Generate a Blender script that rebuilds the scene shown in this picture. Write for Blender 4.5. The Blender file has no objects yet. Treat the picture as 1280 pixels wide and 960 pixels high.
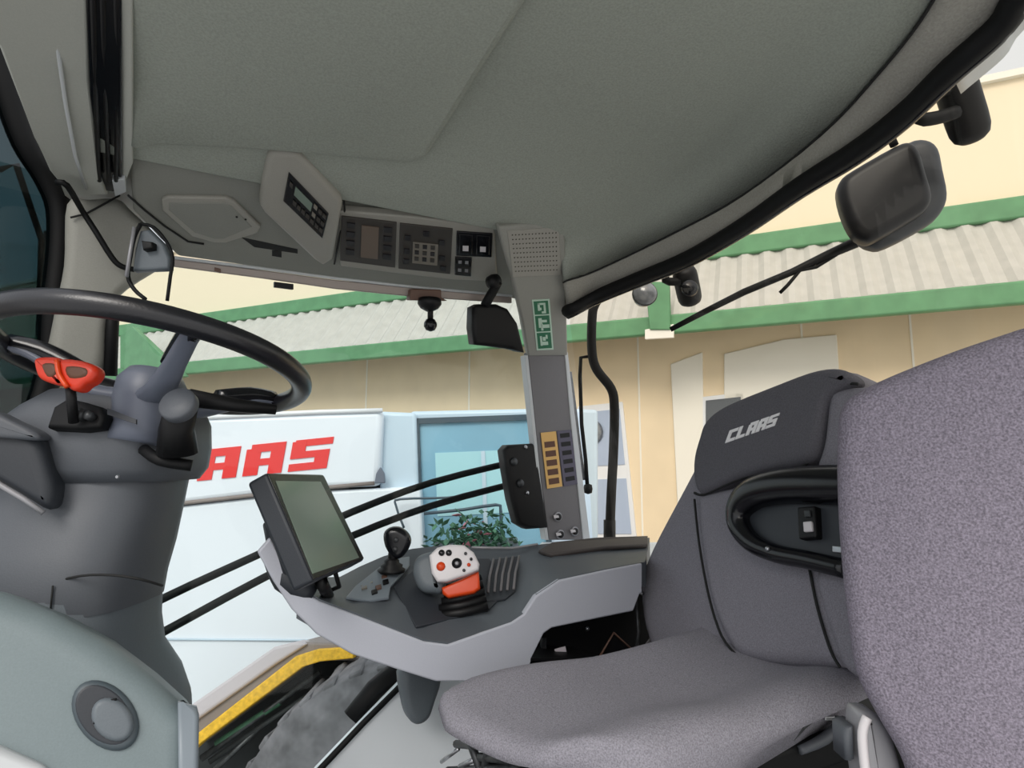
import bpy, bmesh, math, random
from mathutils import Vector as V, Matrix
random.seed(4)
S = bpy.context.scene
COL = S.collection
PI = math.pi
# ------------------------------------------------------------------ camera frame (metres; vehicle: -X front, +Y right-hand side)
EYE = V((0, 0, 1.05))
YAW = math.radians(28); FP = 760.0; PIT = math.atan(93 / FP)
F = V((math.sin(YAW), math.cos(YAW), 0)); R = V((math.cos(YAW), -math.sin(YAW), 0)); U = V((0, 0, 1))
CF = F * math.cos(PIT) + U * math.sin(PIT); CU = -F * math.sin(PIT) + U * math.cos(PIT)
def ray(px, py): return R * ((px - 640) / FP) + CU * ((480 - py) / FP) + CF
def PY(px, py, Y): d = ray(px, py); return EYE + d * (Y / d.y)
def PX(px, py, X): d = ray(px, py); return EYE + d * (X / d.x)
def PZ(px, py, z): d = ray(px, py); return EYE + d * (z / d.z)          # z relative to the eye
def PD(px, py, f): d = ray(px, py); return EYE + d * (f / d.dot(F))     # f = level forward distance
class Pl:
    def __init__(s, p, n): s.p = p; s.n = n.normalized()
    def __call__(s, px, py, off=0.0):
        d = ray(px, py); return EYE + d * ((s.p + s.n * off - EYE).dot(s.n) / d.dot(s.n))
def plane3(a, b, c):
    n = (b - a).cross(c - a).normalized()
    if n.dot(EYE - a) < 0: n = -n
    return Pl(a, n)                                                     # normal faces the eye side
cam = bpy.data.cameras.new('camera'); co = bpy.data.objects.new('camera', cam); COL.objects.link(co)
cam.sensor_width = 36; cam.lens = 36 * FP / 1280; cam.clip_start = 0.02; cam.clip_end = 300
co.matrix_world = Matrix.Translation(EYE) @ Matrix((R, CU, -CF)).transposed().to_4x4()
S.camera = co
# ------------------------------------------------------------------ materials
def lin(c): return tuple(((v / 255) / 12.92 if v / 255 <= .04045 else ((v / 255 + .055) / 1.055) ** 2.4) for v in c) + (1,)
def mat(name, rgb, rough=.6, metal=0, noise=0, scale=200, bump=0, spec=.5, emit=None, coat=0):
    m = bpy.data.materials.new(name); m.use_nodes = True; nt = m.node_tree; b = nt.nodes['Principled BSDF']
    b.inputs['Base Color'].default_value = lin(rgb); b.inputs['Roughness'].default_value = rough
    b.inputs['Metallic'].default_value = metal; b.inputs['Specular IOR Level'].default_value = spec
    if coat: b.inputs['Coat Weight'].default_value = coat
    if noise or bump:
        tc = nt.nodes.new('ShaderNodeTexCoord'); n = nt.nodes.new('ShaderNodeTexNoise'); n.inputs['Scale'].default_value = scale
        n.inputs['Detail'].default_value = 3; nt.links.new(tc.outputs['Object'], n.inputs['Vector'])
        if noise:
            r = nt.nodes.new('ShaderNodeValToRGB'); c = lin(rgb)
            r.color_ramp.elements[0].position = .3; r.color_ramp.elements[1].position = .7
            r.color_ramp.elements[0].color = tuple(max(0, v * (1 - noise)) for v in c[:3]) + (1,)
            r.color_ramp.elements[1].color = tuple(min(1, v * (1 + noise)) for v in c[:3]) + (1,)
            nt.links.new(n.outputs['Fac'], r.inputs['Fac']); nt.links.new(r.outputs['Color'], b.inputs['Base Color'])
        if bump:
            bp = nt.nodes.new('ShaderNodeBump'); bp.inputs['Strength'].default_value = bump; bp.inputs['Distance'].default_value = .002
            nt.links.new(n.outputs['Fac'], bp.inputs['Height']); nt.links.new(bp.outputs['Normal'], b.inputs['Normal'])
    if emit:
        b.inputs['Emission Color'].default_value = lin(rgb); b.inputs['Emission Strength'].default_value = emit
    return m
def glass(name, tint, gloss=.08, rough=0.02, film=0):
    m = bpy.data.materials.new(name); m.use_nodes = True; nt = m.node_tree; nt.nodes.clear()
    o = nt.nodes.new('ShaderNodeOutputMaterial'); t = nt.nodes.new('ShaderNodeBsdfTransparent'); g = nt.nodes.new('ShaderNodeBsdfGlossy')
    x = nt.nodes.new('ShaderNodeMixShader'); t.inputs['Color'].default_value = lin(tint); g.inputs['Roughness'].default_value = rough
    x.inputs[0].default_value = gloss
    if film:
        df = nt.nodes.new('ShaderNodeBsdfTranslucent'); df2 = nt.nodes.new('ShaderNodeMixShader'); df2.inputs[0].default_value = film; df.inputs['Color'].default_value = (.9, .9, .88, 1)
        nt.links.new(t.outputs[0], df2.inputs[1]); nt.links.new(df.outputs[0], df2.inputs[2]); t = df2
    nt.links.new(t.outputs[0], x.inputs[1]); nt.links.new(g.outputs[0], x.inputs[2]); nt.links.new(x.outputs[0], o.inputs[0]); return m
M = dict(
 liner=mat('liner_fabric', (158, 163, 154), .95, noise=.10, scale=300, bump=.25, spec=.1),
 liner2=mat('liner_edge_fabric', (160, 158, 150), .95, noise=.10, scale=300, bump=.25, spec=.1),
 header=mat('header_plastic', (172, 174, 166), .6, noise=.04, scale=400, bump=.08),
 console=mat('overhead_plastic', (140, 141, 134), .6, noise=.05, scale=500, bump=.1),
 pod=mat('pod_plastic', (158, 156, 148), .55, noise=.04, scale=500, bump=.08),
 groove=mat('groove_dark', (26, 27, 27), .8),
 black=mat('black_plastic', (10, 10, 12), .5, spec=.35, noise=.1, scale=300, bump=.08),
 rubber=mat('black_rubber', (8, 9, 11), .6, spec=.3),
 mshell=mat('mirror_shell_black', (11, 12, 17), .42, spec=.35),
 gloss=mat('gloss_black', (14, 15, 20), .22),
 wheelrim=mat('rim_leather', (18, 18, 24), .33, noise=.08, scale=400, bump=.12, spec=.7),
 column=mat('column_plastic', (82, 86, 92), .5, noise=.05, scale=500, bump=.08),
 column2=mat('column_cover_plastic', (98, 106, 112), .5, noise=.05, scale=500, bump=.08),
 binnacle=mat('binnacle_plastic', (46, 50, 56), .5, noise=.05, scale=500, bump=.08),
 hub=mat('hub_plastic', (104, 110, 124), .4),
 dash=mat('dash_plastic', (118, 131, 134), .5, noise=.05, scale=500, bump=.08),
 dashdark=mat('dash_vent_plastic', (70, 80, 86), .5),
 shell=mat('console_shell_plastic', (182, 185, 195), .5, noise=.03, scale=500, bump=.06),
 top=mat('console_top_plastic', (82, 88, 94), .5, noise=.05, scale=500, bump=.08),
 toplight=mat('console_panel_plastic', (128, 138, 146), .4),
 pad=mat('armrest_pad_vinyl', (70, 64, 62), .6, noise=.08, scale=300, bump=.15),
 orange=mat('orange_plastic', (214, 68, 12), .4),
 redorange=mat('red_orange_plastic', (206, 50, 18), .4),
 white=mat('white_plastic', (214, 210, 212), .35),
 screen=mat('screen_glass', (122, 138, 126), .15, noise=.0, spec=.8),
 fabric=mat('seat_fabric', (140, 138, 146), .95, noise=.28, scale=520, bump=.5, spec=.1),
 fabric2=mat('seat_fabric_panel', (132, 130, 138), .95, noise=.2, scale=560, bump=.4, spec=.1),
 fabricd=mat('seat_fabric_headrest', (98, 97, 103), .95, noise=.14, scale=420, bump=.4, spec=.1),
 buddy=mat('passenger_fabric', (132, 126, 138), .95, noise=.40, scale=480, bump=.5, spec=.1),
 thread=mat('white_thread', (240, 238, 240), .9),
 steel=mat('bright_steel', (176, 178, 182), .3, metal=.9, noise=.2, scale=60),
 darksteel=mat('dark_steel', (70, 72, 74), .45, metal=.6, noise=.4, scale=60),
 chrome=mat('satin_grey', (150, 150, 154), .35, metal=.2),
 pillar=mat('pillar_trim_plastic', (150, 150, 143), .6, noise=.04, scale=400, bump=.06),
 pillarlow=mat('pillar_panel_plastic', (112, 110, 112), .6, noise=.04, scale=400, bump=.06),
 pillaredge=mat('pillar_edge_paint', (196, 200, 202), .4),
 lilac=mat('decal_sheet_dark', (84, 80, 98), .5),
 yellow=mat('yellow_decal', (222, 178, 104), .5),
 brown=mat('brown_decal', (88, 52, 30), .5),
 green=mat('green_decal', (36, 112, 78), .5),
 greenw=mat('pale_green_decal', (196, 222, 204), .5),
 lcd=mat('lcd_panel', (112, 98, 86), .35), unit=mat('control_unit_plastic', (62, 58, 54), .5), button=mat('control_button', (34, 32, 36), .5),
 buttonl=mat('control_button_light', (132, 126, 116), .5),
 grillehole=mat('grille_hole', (70, 64, 58), .9),
 rail=mat('rail_aluminium', (158, 148, 142), .4, metal=.3),
 lens=mat('lamp_lens', (120, 124, 130), .15, spec=.8, noise=.25, scale=60),
 wall=mat('building_wall_paint', (232, 213, 182), .9, noise=.04, scale=3),
 wallp=mat('glass_reflection_pale', (236, 232, 222), .9), wallu=mat('building_upper_wall', (236, 222, 196), .9),
 beam=mat('green_paint', (92, 142, 102), .6, noise=.12, scale=6),
 sheet=mat('corrugated_sheet', (186, 184, 178), .6, noise=.06, scale=8),
 frame=mat('window_frame_white', (226, 228, 232), .5),
 blind=mat('window_blind_grey', (168, 182, 206), .5),
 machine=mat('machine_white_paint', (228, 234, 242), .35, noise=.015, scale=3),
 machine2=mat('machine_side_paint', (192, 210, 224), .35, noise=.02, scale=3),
 red=mat('red_lettering', (226, 46, 44), .5),
 cabframe=mat('dark_window_frame', (60, 76, 88), .4),
 cabglass=mat('blue_cab_interior', (132, 176, 198), .2, noise=.12, scale=1.2),
 leaf=mat('flower_leaf', (66, 108, 84), .7, noise=.4, scale=20), petal=mat('flower_petal', (188, 118, 132), .7),
 asphalt=mat('yard_concrete', (128, 126, 122), .95, noise=.15, scale=4),
 fender=mat('mudguard_plastic', (132, 122, 118), .6), fender_highlight=mat('mudguard_top_highlight', (190, 182, 186), .5),
 strip=mat('yellow_strip', (226, 176, 40), .6, noise=.22, scale=70),
 tyre=mat('tyre_rubber', (112, 110, 114), .9, noise=.35, scale=14, bump=.6),
 lug=mat('tyre_lug_rubber', (70, 70, 78), .9, noise=.3, scale=20),
 under=mat('underbody_dark', (24, 28, 30), .7, noise=.5, scale=14),
 sill=mat('sill_paint', (240, 247, 252), .35),
 floorm=mat('floor_mat', (60, 62, 64), .9, noise=.1, scale=60),
 glass=glass('clear_glass', (246, 250, 249), .015), glassr=glass('rear_glass', (252, 250, 245), .015), tint=glass('tinted_glass', (104, 126, 130), .06),
 brownframe=mat('brown_trim', (104, 78, 66), .5), label=mat('paper_label', (206, 200, 206), .6),
)
# ------------------------------------------------------------------ object helpers
WL = {}                                                                # world location of each object made here
def thing(name, loc, label, cat, group=None):
    o = bpy.data.objects.new(name, None); COL.objects.link(o); o.location = loc; o.empty_display_size = .05
    WL[o] = V(loc); tag(o, label, cat, group); return o
def tag(o, label, cat, group=None):
    o['label'] = label; o['category'] = cat
    if group: o['group'] = group
    return o
def struct(o): o['kind'] = 'structure'; return o
def obj(name, vf, m, parent=None, smooth=False, bevel=0, seg=3, label=None, origin=None, angle=None):
    vs, fs = vf
    if parent is not None: loc = WL[parent]
    elif origin is not None: loc = V(origin)
    else:
        loc = V((sum(v[0] for v in vs) / len(vs), sum(v[1] for v in vs) / len(vs), min(v[2] for v in vs)))
    me = bpy.data.meshes.new(name); me.from_pydata([tuple(V(v) - loc) for v in vs], [], fs)
    bm = bmesh.new(); bm.from_mesh(me); bmesh.ops.recalc_face_normals(bm, faces=bm.faces); bm.to_mesh(me); bm.free()
    me.materials.append(m); o = bpy.data.objects.new(name, me); COL.objects.link(o)
    if parent is not None: o.parent = parent; WL[o] = loc
    else: o.location = loc; WL[o] = loc
    if bevel:
        b = o.modifiers.new('bevel', 'BEVEL'); b.width = bevel; b.segments = seg; b.limit_method = 'ANGLE'; b.angle_limit = math.radians(40)
        b.harden_normals = False
    if smooth or bevel:
        me.polygons.foreach_set('use_smooth', [True] * len(me.polygons)); me.update()
        w = bpy.context
        if not (smooth and angle is None) :
            try: me.set_sharp_from_angle(angle=math.radians(angle or 35))
            except Exception: pass
    if label: o['label'] = label
    return o
def cat_vf(*parts):
    vs = []; fs = []
    for a, b in parts:
        k = len(vs); vs += list(a); fs += [[i + k for i in f] for f in b]
    return vs, fs
def prism(pts, vec):
    n = len(pts); vs = [V(p) for p in pts] + [V(p) + V(vec) for p in pts]
    fs = [list(range(n)), list(range(2 * n - 1, n - 1, -1))] + [[i, (i + 1) % n, n + (i + 1) % n, n + i] for i in range(n)]
    return vs, fs
def crom(pts, k=6, closed=True):
    out = []; n = len(pts)
    rng = range(n) if closed else range(n - 1)
    for i in rng:
        if closed: a, b, c, d = pts[i - 1], pts[i], pts[(i + 1) % n], pts[(i + 2) % n]
        else: a, b, c, d = pts[max(i - 1, 0)], pts[i], pts[i + 1], pts[min(i + 2, n - 1)]
        a, b, c, d = V(a), V(b), V(c), V(d)
        for j in range(k):
            t = j / k
            out.append(.5 * ((2 * b) + (c - a) * t + (2 * a - 5 * b + 4 * c - d) * t * t + (3 * b - a - 3 * c + d) * t ** 3))
    if not closed: out.append(V(pts[-1]))
    return out
def pillow(pts, nrm, thick, r, k=5, smooth=True, bulge=0.0, both=True):
    """closed outline on a plane -> rounded cushion-like solid, front at the outline plane, body going along -nrm"""
    P = crom(pts, k) if smooth else [V(p) for p in pts]
    nrm = V(nrm).normalized(); n = len(P); c = sum(P, V((0, 0, 0))) / n
    ar = V((0, 0, 0))
    for i in range(n): ar += (P[i] - c).cross(P[(i + 1) % n] - c)
    sg = 1 if ar.dot(nrm) > 0 else -1
    def inset(Q, d):
        out = []
        for i in range(n):
            t = (Q[(i + 1) % n] - Q[i - 1])
            if t.length < 1e-9: out.append(Q[i]); continue
            out.append(Q[i] + nrm.cross(t.normalized()) * sg * d)
        return [out[i] * .6 + (out[i - 1] + out[(i + 1) % n]) * .2 for i in range(n)] if smooth else out
    r = min(r, thick / 2 if both else thick)
    rings = []; N = 6
    ins = [P]; last = 0
    offs = [r * (1 - math.cos(a * PI / 2 / N)) for a in range(N + 1)]
    for j in range(1, N + 1):
        ins.append(inset(ins[-1], offs[j] - offs[j - 1]))
    # front: from deepest inset (front face) to outline
    for j in range(N, -1, -1):
        h = r * math.sin(j * PI / 2 / N); rings.append([q + nrm * (-r + h) for q in ins[j]])
    back = -thick + r if both else -thick
    rings.append([q + nrm * back for q in ins[0]])
    if both:
        for j in range(1, N + 1):
            h = r * math.sin(j * PI / 2 / N); rings.append([q + nrm * (back - h) for q in ins[j]])
    if bulge:
        base = ins[N]; cc = sum(base, V((0, 0, 0))) / n
        pre = []
        for s in (.12, .35, .6, .82): pre.append([cc + (q - cc) * s + nrm * bulge * (1 - s * s) for q in base])
        rings = pre + rings
    vs = [v for rg in rings for v in rg]; fs = []
    for a in range(len(rings) - 1):
        for i in range(n): fs.append([a * n + i, a * n + (i + 1) % n, (a + 1) * n + (i + 1) % n, (a + 1) * n + i])
    fs.append(list(range(n))); fs.append(list(range((len(rings) - 1) * n, len(rings) * n))[::-1])
    return vs, fs
def tube(pts, r, n=12, closed=False, k=0, squash=None):
    P = crom(pts, k, closed) if k else [V(p) for p in pts]
    m = len(P); rs = r if isinstance(r, (list, tuple)) else None
    vs = []; fs = []; prev = None
    for i in range(m):
        if closed: t = P[(i + 1) % m] - P[i - 1]
        else: t = P[min(i + 1, m - 1)] - P[max(i - 1, 0)]
        t.normalize()
        if prev is None:
            a = V((0, 0, 1)) if abs(t.z) < .9 else V((1, 0, 0)); u = t.cross(a).normalized()
        else: u = (prev - t * prev.dot(t)).normalized()
        prev = u; w = t.cross(u)
        rr = r
        if rs:
            x = i / (m - 1) * (len(rs) - 1); j = min(int(x), len(rs) - 2); rr = rs[j] + (rs[j + 1] - rs[j]) * (x - j)
        for j in range(n):
            a = 2 * PI * j / n; vs.append(P[i] + u * math.cos(a) * rr + w * math.sin(a) * rr * (squash or 1))
    for i in range(m if closed else m - 1):
        for j in range(n):
            a = i * n; b = ((i + 1) % m) * n; fs.append([a + j, a + (j + 1) % n, b + (j + 1) % n, b + j])
    if not closed: fs.append(list(range(n))[::-1]); fs.append(list(range((m - 1) * n, m * n)))
    return vs, fs
def lathe(prof, o, ax, n=28):
    ax = V(ax).normalized(); a = V((0, 0, 1)) if abs(ax.z) < .9 else V((1, 0, 0)); u = ax.cross(a).normalized(); w = ax.cross(u); o = V(o)
    vs = []; fs = []
    for (r, h) in prof:
        for j in range(n):
            t = 2 * PI * j / n; vs.append(o + ax * h + (u * math.cos(t) + w * math.sin(t)) * max(r, 1e-4))
    for i in range(len(prof) - 1):
        for j in range(n): fs.append([i * n + j, i * n + (j + 1) % n, (i + 1) * n + (j + 1) % n, (i + 1) * n + j])
    fs.append(list(range(n))); fs.append(list(range((len(prof) - 1) * n, len(prof) * n)))
    return vs, fs
def loft(rows, closed=False):
    n = len(rows[0]); vs = [V(v) for r in rows for v in r]; fs = []
    for a in range(len(rows) - 1):
        for i in range(n if closed else n - 1):
            fs.append([a * n + i, a * n + (i + 1) % n, (a + 1) * n + (i + 1) % n, (a + 1) * n + i])
    return vs, fs
def thick_loft(rows, vec):
    """sheet lofted through rows, given real thickness along vec"""
    n = len(rows[0]); m = len(rows); v1, f1 = loft(rows); k = len(v1)
    vs = v1 + [v + V(vec) for v in v1]; fs = [list(f) for f in f1] + [[i + k for i in f][::-1] for f in f1]
    def idx(a, i): return a * n + i
    for i in range(n - 1):
        for a in (0, m - 1): fs.append([idx(a, i), idx(a, i + 1), idx(a, i + 1) + k, idx(a, i) + k])
    for a in range(m - 1):
        for i in (0, n - 1): fs.append([idx(a, i), idx(a + 1, i), idx(a + 1, i) + k, idx(a, i) + k])
    return vs, fs
def rings(secs, m=24, e=2.6, cap=True):
    """secs: (px_l, px_r, py, f, half_depth) level superellipse rings"""
    rows = []
    for (a, b, y, f, rd) in secs:
        A = PD(a, y, f); B = PD(b, y, f); c = (A + B) / 2; hw = (B - A).length / 2; row = []
        for j in range(m):
            t = 2 * PI * j / m; x = math.copysign(abs(math.cos(t)) ** (2 / e), math.cos(t)); z = math.copysign(abs(math.sin(t)) ** (2 / e), math.sin(t))
            row.append(c + R * x * hw + F * z * rd)
        rows.append(row)
    vs, fs = loft(rows, True)
    if cap: fs.append(list(range(m))); fs.append(list(range(len(vs) - m, len(vs))))
    return vs, fs
def on(pl, pix, off=0): return [pl(x, y, off) for x, y in pix]
def slab(pl, pix, thick, off=0.0):
    """polygon drawn on a plane; front face 'off' above it, thickness going away from the eye"""
    return prism(on(pl, pix, off), -pl.n * thick)
def box(c, ax, ay, az, sx, sy, sz):
    c = V(c); q = []
    for x, y in ((-1, -1), (1, -1), (1, 1), (-1, 1)): q.append(c + ax * x * sx / 2 + ay * y * sy / 2 - az * sz / 2)
    return prism(q, az * sz)
def rect(x0, y0, x1, y1): return [(x0, y0), (x1, y0), (x1, y1), (x0, y1)]
def quadgrid(q, u, v):
    a = V((q[0][0], q[0][1])); b = V((q[1][0], q[1][1])); c = V((q[2][0], q[2][1])); d = V((q[3][0], q[3][1]))
    p = (a * (1 - u) + b * u) * (1 - v) + (d * (1 - u) + c * u) * v; return (p.x, p.y)
def subquad(q, u0, v0, u1, v1): return [quadgrid(q, u0, v0), quadgrid(q, u1, v0), quadgrid(q, u1, v1), quadgrid(q, u0, v1)]
GL = {'C': [(0, 0, .36, 1), (0, 0, 1, .25), (0, .75, 1, 1)], 'L': [(0, 0, .36, 1), (0, 0, .95, .25)],
      'A': [(0, 0, .38, .86), (.12, .8, .5, 1), (.64, 0, 1, 1), (.3, .74, .8, 1), (.3, .3, .8, .52)],
      'S': [(0, 0, .95, .24), (.64, 0, 1, .6), (.05, .4, 1, .62), (0, .4, .36, .95), (.08, .78, 1.05, 1)]}
def lettering(pl, bl, br, tl, off, thick, gap=.12):
    """the five letters of the maker's name between base-left, base-right; tl = top-left (pixels)"""
    out = []; bl = V(bl); br = V(br); tl = V(tl); ux = (br - bl) / (5 + 4 * gap); uy = tl - bl
    lk = 0
    for i, ch in enumerate('CLAAS'):
        o = bl + ux * i * (1 + gap)
        for (a, b, c, d) in GL[ch]:
            q = [o + ux * x + uy * y for x, y in ((a, b), (c, b), (c, d), (a, d))]
            lk += 1; out.append(prism([pl(p.x, p.y, off * (1 + .12 * (lk % 5))) for p in q], -pl.n * thick))
    return out

# ================================================================== cab shell (setting)
def zc(Y, X=0.4):
    t = min(1, max(0, (Y - .85) / .4)); t = t * t * (3 - 2 * t); return .59 - .075 * t
def PC(px, py, drop=0):
    z = .56
    for _ in range(12):
        p = PZ(px, py, z); z = zc(p.y) - drop
    return PZ(px, py, z)
Epx = [(708, 389), (716, 385), (745, 370), (800, 347), (860, 322), (930, 281), (1000, 232), (1070, 188), (1130, 142), (1190, 84), (1250, 30), (1300, -30)]
Ez = [.388, .39, .42, .44, .45, .46, .47, .48, .49, .50, .515, .53]
Spx = [(704, 353), (710, 350), (738, 341), (790, 317), (850, 287), (910, 255), (975, 210), (1040, 155), (1095, 95), (1140, 40), (1172, -10), (1195, -60)]
Sz = [.436, .44, .465, .495, .505, .515, .525, .53, .535, .54, .545, .55]
Mpx = [(700, 303), (706, 300), (726, 290), (770, 268), (815, 240), (865, 203), (918, 155), (965, 102), (1005, 45), (1035, -5), (1060, -50), (1080, -90)]
Er = [PZ(a, b, z) for (a, b), z in zip(Epx, Ez)] + [V((.80, .1, 1.59)), V((.76, -.25, 1.6))]
Sr = [PZ(a, b, z) for (a, b), z in zip(Spx, Sz)] + [V((.70, .1, 1.61)), V((.66, -.25, 1.61))]
Mr = [PC(a, b) for (a, b) in Mpx] + [V((.58, .1, 1.64)), V((.52, -.25, 1.64))]
ES = [a.lerp(b, .5) + V((0, 0, .012)) for a, b in zip(Er, Sr)]
SM = [a.lerp(b, .5) + V((0, 0, .014)) for a, b in zip(Sr, Mr)]
up = V((0, 0, .05))
rows = [Er, ES, Sr, SM, Mr]
for k in range(1, 13):
    t = k / 12; row = []
    for i, m in enumerate(Mr):
        x = m.x * (1 - t) + -.215 * t; row.append(V((x, m.y, EYE.z + (m.z - EYE.z) * (1 - min(1, t * 4)) + zc(m.y) * min(1, t * 4))))
    rows.append(row)
SR = [Sr[i] for i in range(len(Sr))]
# extra columns at finer spacing across Y for the flat field
def refine(rows, k=3):
    return [crom(r, k, False) for r in rows]
rr = refine(rows)
c0 = obj('ceiling', thick_loft(rr[2:], up), M['liner'], smooth=True); struct(c0)
c1 = obj('trim_1', thick_loft(rr[:3], up), M['liner2'], smooth=True); struct(c1)
struct(obj('trim_2', tube([p + V((0, 0, -.001)) for p in crom(Sr, 4, False)], .0022, 6), M['groove'], smooth=True))
Et = crom(Er[0:], 5, False)
struct(obj('trim_3', tube([p + R * .002 for p in Et], .017, 10), M['rubber'], smooth=True))
struct(obj('trim_4', tube([p + V((.010, .006, -.012)) for p in Et], .0075, 8), M['gloss'], smooth=True))
# outer roof lip beyond the seal
ol = [p + V((.02, .015, .022)) for p in Et]; ol2 = [p + V((.13, .05, .03)) for p in Et]; ol3 = [p + V((.11, .04, .09)) for p in Et]
rl = obj('roof_lip', cat_vf(thick_loft([ol[45:], ol2[45:], ol3[45:]], V((0, 0, .012)))), M['pillaredge'], smooth=True)
tag(rl, 'pale painted outer roof lip above the black seal, top right corner', 'roof lip')
# far ceiling-to-wall closure above the overhead console and pillar
wr = [V((x, y, z)) for x, y, z in ((-.25, 1.20, 1.60), (.95, 1.20, 1.60), (.95, 1.56, 1.58), (-.25, 1.56, 1.58))]
struct(obj('trim_5', prism(wr, V((0, 0, .05))), M['header']))

# overhead console (underside panel) plane
CP = plane3(PY(520, 362, 1.5), PY(260, 326, 1.5), PC(450, 271))
# raised hatch in the headliner
HP = Pl(V((0, 0, EYE.z + .575)), V((0, 0, -1)))
hatch_px = [(165, -90), (735, -90), (660, 4), (600, 95), (548, 178), (527, 204), (505, 208), (420, 200), (300, 190), (165, 186)]
hp = [PC(x, y, .012) for x, y in hatch_px]
vf = pillow([PC(x, y, .016) for x, y in [(158, -90), (400, -90), (715, -90), (660, 4), (600, 95), (548, 178), (535, 197), (512, 206), (420, 198), (300, 188), (200, 184), (160, 184), (157, 90)]], V((0, 0, -1)), .03, .014, k=1, smooth=False, both=False)
tag(obj('roof_hatch', vf, M['liner'], smooth=True), 'grey fabric-lined roof hatch panel stepped down from the ceiling', 'roof hatch')

# windscreen header panel on the left, with the blind cassette
HB = thing('windscreen_header', PC(60, 120), 'pale grey header panel in the top left corner with a dark blind slot', 'header panel')
hl = [(-60, -80), (106, -80), (112, 100), (124, 222), (136, 244), (88, 246), (62, 214), (42, 168), (0, 62), (-60, -60)]
obj('panel', prism([PC(x, y, .014) for x, y in hl], V((0, 0, .03))), M['header'], HB, bevel=.004)
obj('panel', prism([PC(x, y, .012) for x, y in [(150, -80), (166, -80), (166, 205), (158, 226), (146, 240)]], V((0, 0, .03))), M['header'], HB, bevel=.003)
obj('trim_strip', tube([PC(x, y, .0175) for x, y in [(62, -10), (72, 60), (82, 130), (94, 195), (108, 236)]], .0028, 8), M['pillaredge'], HB, smooth=True)
bs = obj('blind_slot', prism([PC(x, y, .0125) for x, y in [(104, -80), (152, -80), (152, 222), (143, 240), (128, 238), (112, 120)]], V((0, 0, .02))), M['gloss'], HB, bevel=.002, label='dark recessed slot of the windscreen blind')
for x in (114, 126, 143):
    obj('blind_rail', tube([PC(x, -70, .0155), PC(x + 5, 100, .0155), PC(x + (10 if x < 130 else 2), 226, .0155)], .0035, 8), M['black'], bs, smooth=True)
obj('end_clip', prism([PC(x, y, .016) for x, y in [(140, 226), (156, 224), (158, 240), (144, 246)]], V((0, 0, .012))), M['pillaredge'], HB, bevel=.001)

# A-pillar (front right), seen behind the wheel
AP = Pl(PY(130, 320, 1.42), V((.15, -1, -.1)))
ap = [(84, 252), (112, 247), (148, 246), (166, 262), (196, 290), (216, 318), (206, 330), (150, 368), (134, 410), (128, 470), (60, 470), (66, 400), (80, 330)]
t = thing('front_pillar', AP(100, 470, -.05), 'pale grey front cab pillar standing behind the steering wheel', 'pillar')
obj('cover', pillow(on(AP, ap), AP.n, .07, .022, k=4), M['pillar'], t, smooth=True)
obj('seam', tube(on(AP, [(88, 272), (108, 267), (130, 255), (150, 244)], .003), .002, 6), M['groove'], t, smooth=True)
obj('seal', tube(on(AP, [(142, 372), (140, 410), (138, 470)], -.01), .012, 8), M['rubber'], t, smooth=True)

# windscreen: heavy black seal and tinted pane
WP = Pl(PD(40, 260, 1.15), V((.75, -.62, 0)))
seal = [(-30, 10), (-6, 60), (10, 120), (32, 180), (58, 222), (74, 262), (74, 320), (66, 390), (60, 470), (30, 560)]
struct(obj('trim_6', tube(on(WP, seal, .0), .024, 10, k=4), M['rubber'], smooth=True))
tagw = obj('window_3', slab(WP, [(-260, -60), (-40, 0), (6, 120), (52, 222), (68, 268), (68, 320), (60, 390), (54, 470), (24, 560), (-260, 620)], .006), M['tint']); struct(tagw)
WR = thing('wiper', WP(40, 340, -.05), 'dark windscreen wiper behind the tinted pane at the left edge', 'wiper')
obj('arm', tube(on(WP, [(0, 212), (20, 205), (52, 300), (50, 372)], -.05), .006, 8), M['black'], WR, smooth=True)
obj('blade', tube(on(WP, [(60, 290), (52, 372), (50, 420)], -.06), .008, 8), M['gloss'], WR, smooth=True)

# right-hand wall: centre pillar, window panes, lower panel
YW = 1.5
WPL = Pl(V((0, YW, 1)), V((0, -1, 0)))
RP = Pl(V((0, YW - .06, 1)), V((.04, -1, -.02)))
RU = plane3(RP(664, 444), RP(712, 444), PC(665, 284, .004))
t = thing('door_pillar', RP(705, 672, -.06), 'pale grey centre pillar between the right side window and the rear window', 'pillar')
obj('upper_cover', slab(RU, [(623, 284), (706, 276), (708, 330), (709, 400), (710, 445), (660, 446), (652, 400), (641, 350), (630, 312)], .025), M['pillar'], t, bevel=.006)
obj('lower_panel', slab(RP, [(660, 440), (706, 440), (713, 520), (729, 675), (686, 675), (676, 600), (668, 520)], .025, -.004), M['pillarlow'], t, bevel=.003)
obj('edge_strip', slab(RP, [(706, 440), (710, 440), (719, 520), (738, 675), (729, 675), (713, 520)], .025, -.001), M['pillaredge'], t, bevel=.002)
obj('edge_strip', slab(RP, [(656, 444), (660, 444), (668, 520), (676, 600), (686, 675), (682, 675), (672, 600), (664, 520)], .025, -.001), M['pillaredge'], t, bevel=.001)
g = obj('speaker_grille', slab(RU, [(634, 289), (699, 284), (702, 344), (641, 347)], .01, .002), M['pad' if 0 else 'pod'], t, bevel=.002, label='perforated panel at the pillar top')
q = [(638, 291), (697, 288), (698, 340), (643, 342)]; hs = []
for a in range(14):
    for b in range(9):
        x, y = quadgrid(q, (a + .5) / 14, (b + .5) / 9); p = RU(x, y, .0022); hs.append(lathe([(.0017, 0), (.0017, .0006)], p, RU.n, 6))
hl_ = obj('perforations', cat_vf(*hs), M['grillehole'], g)
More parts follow.
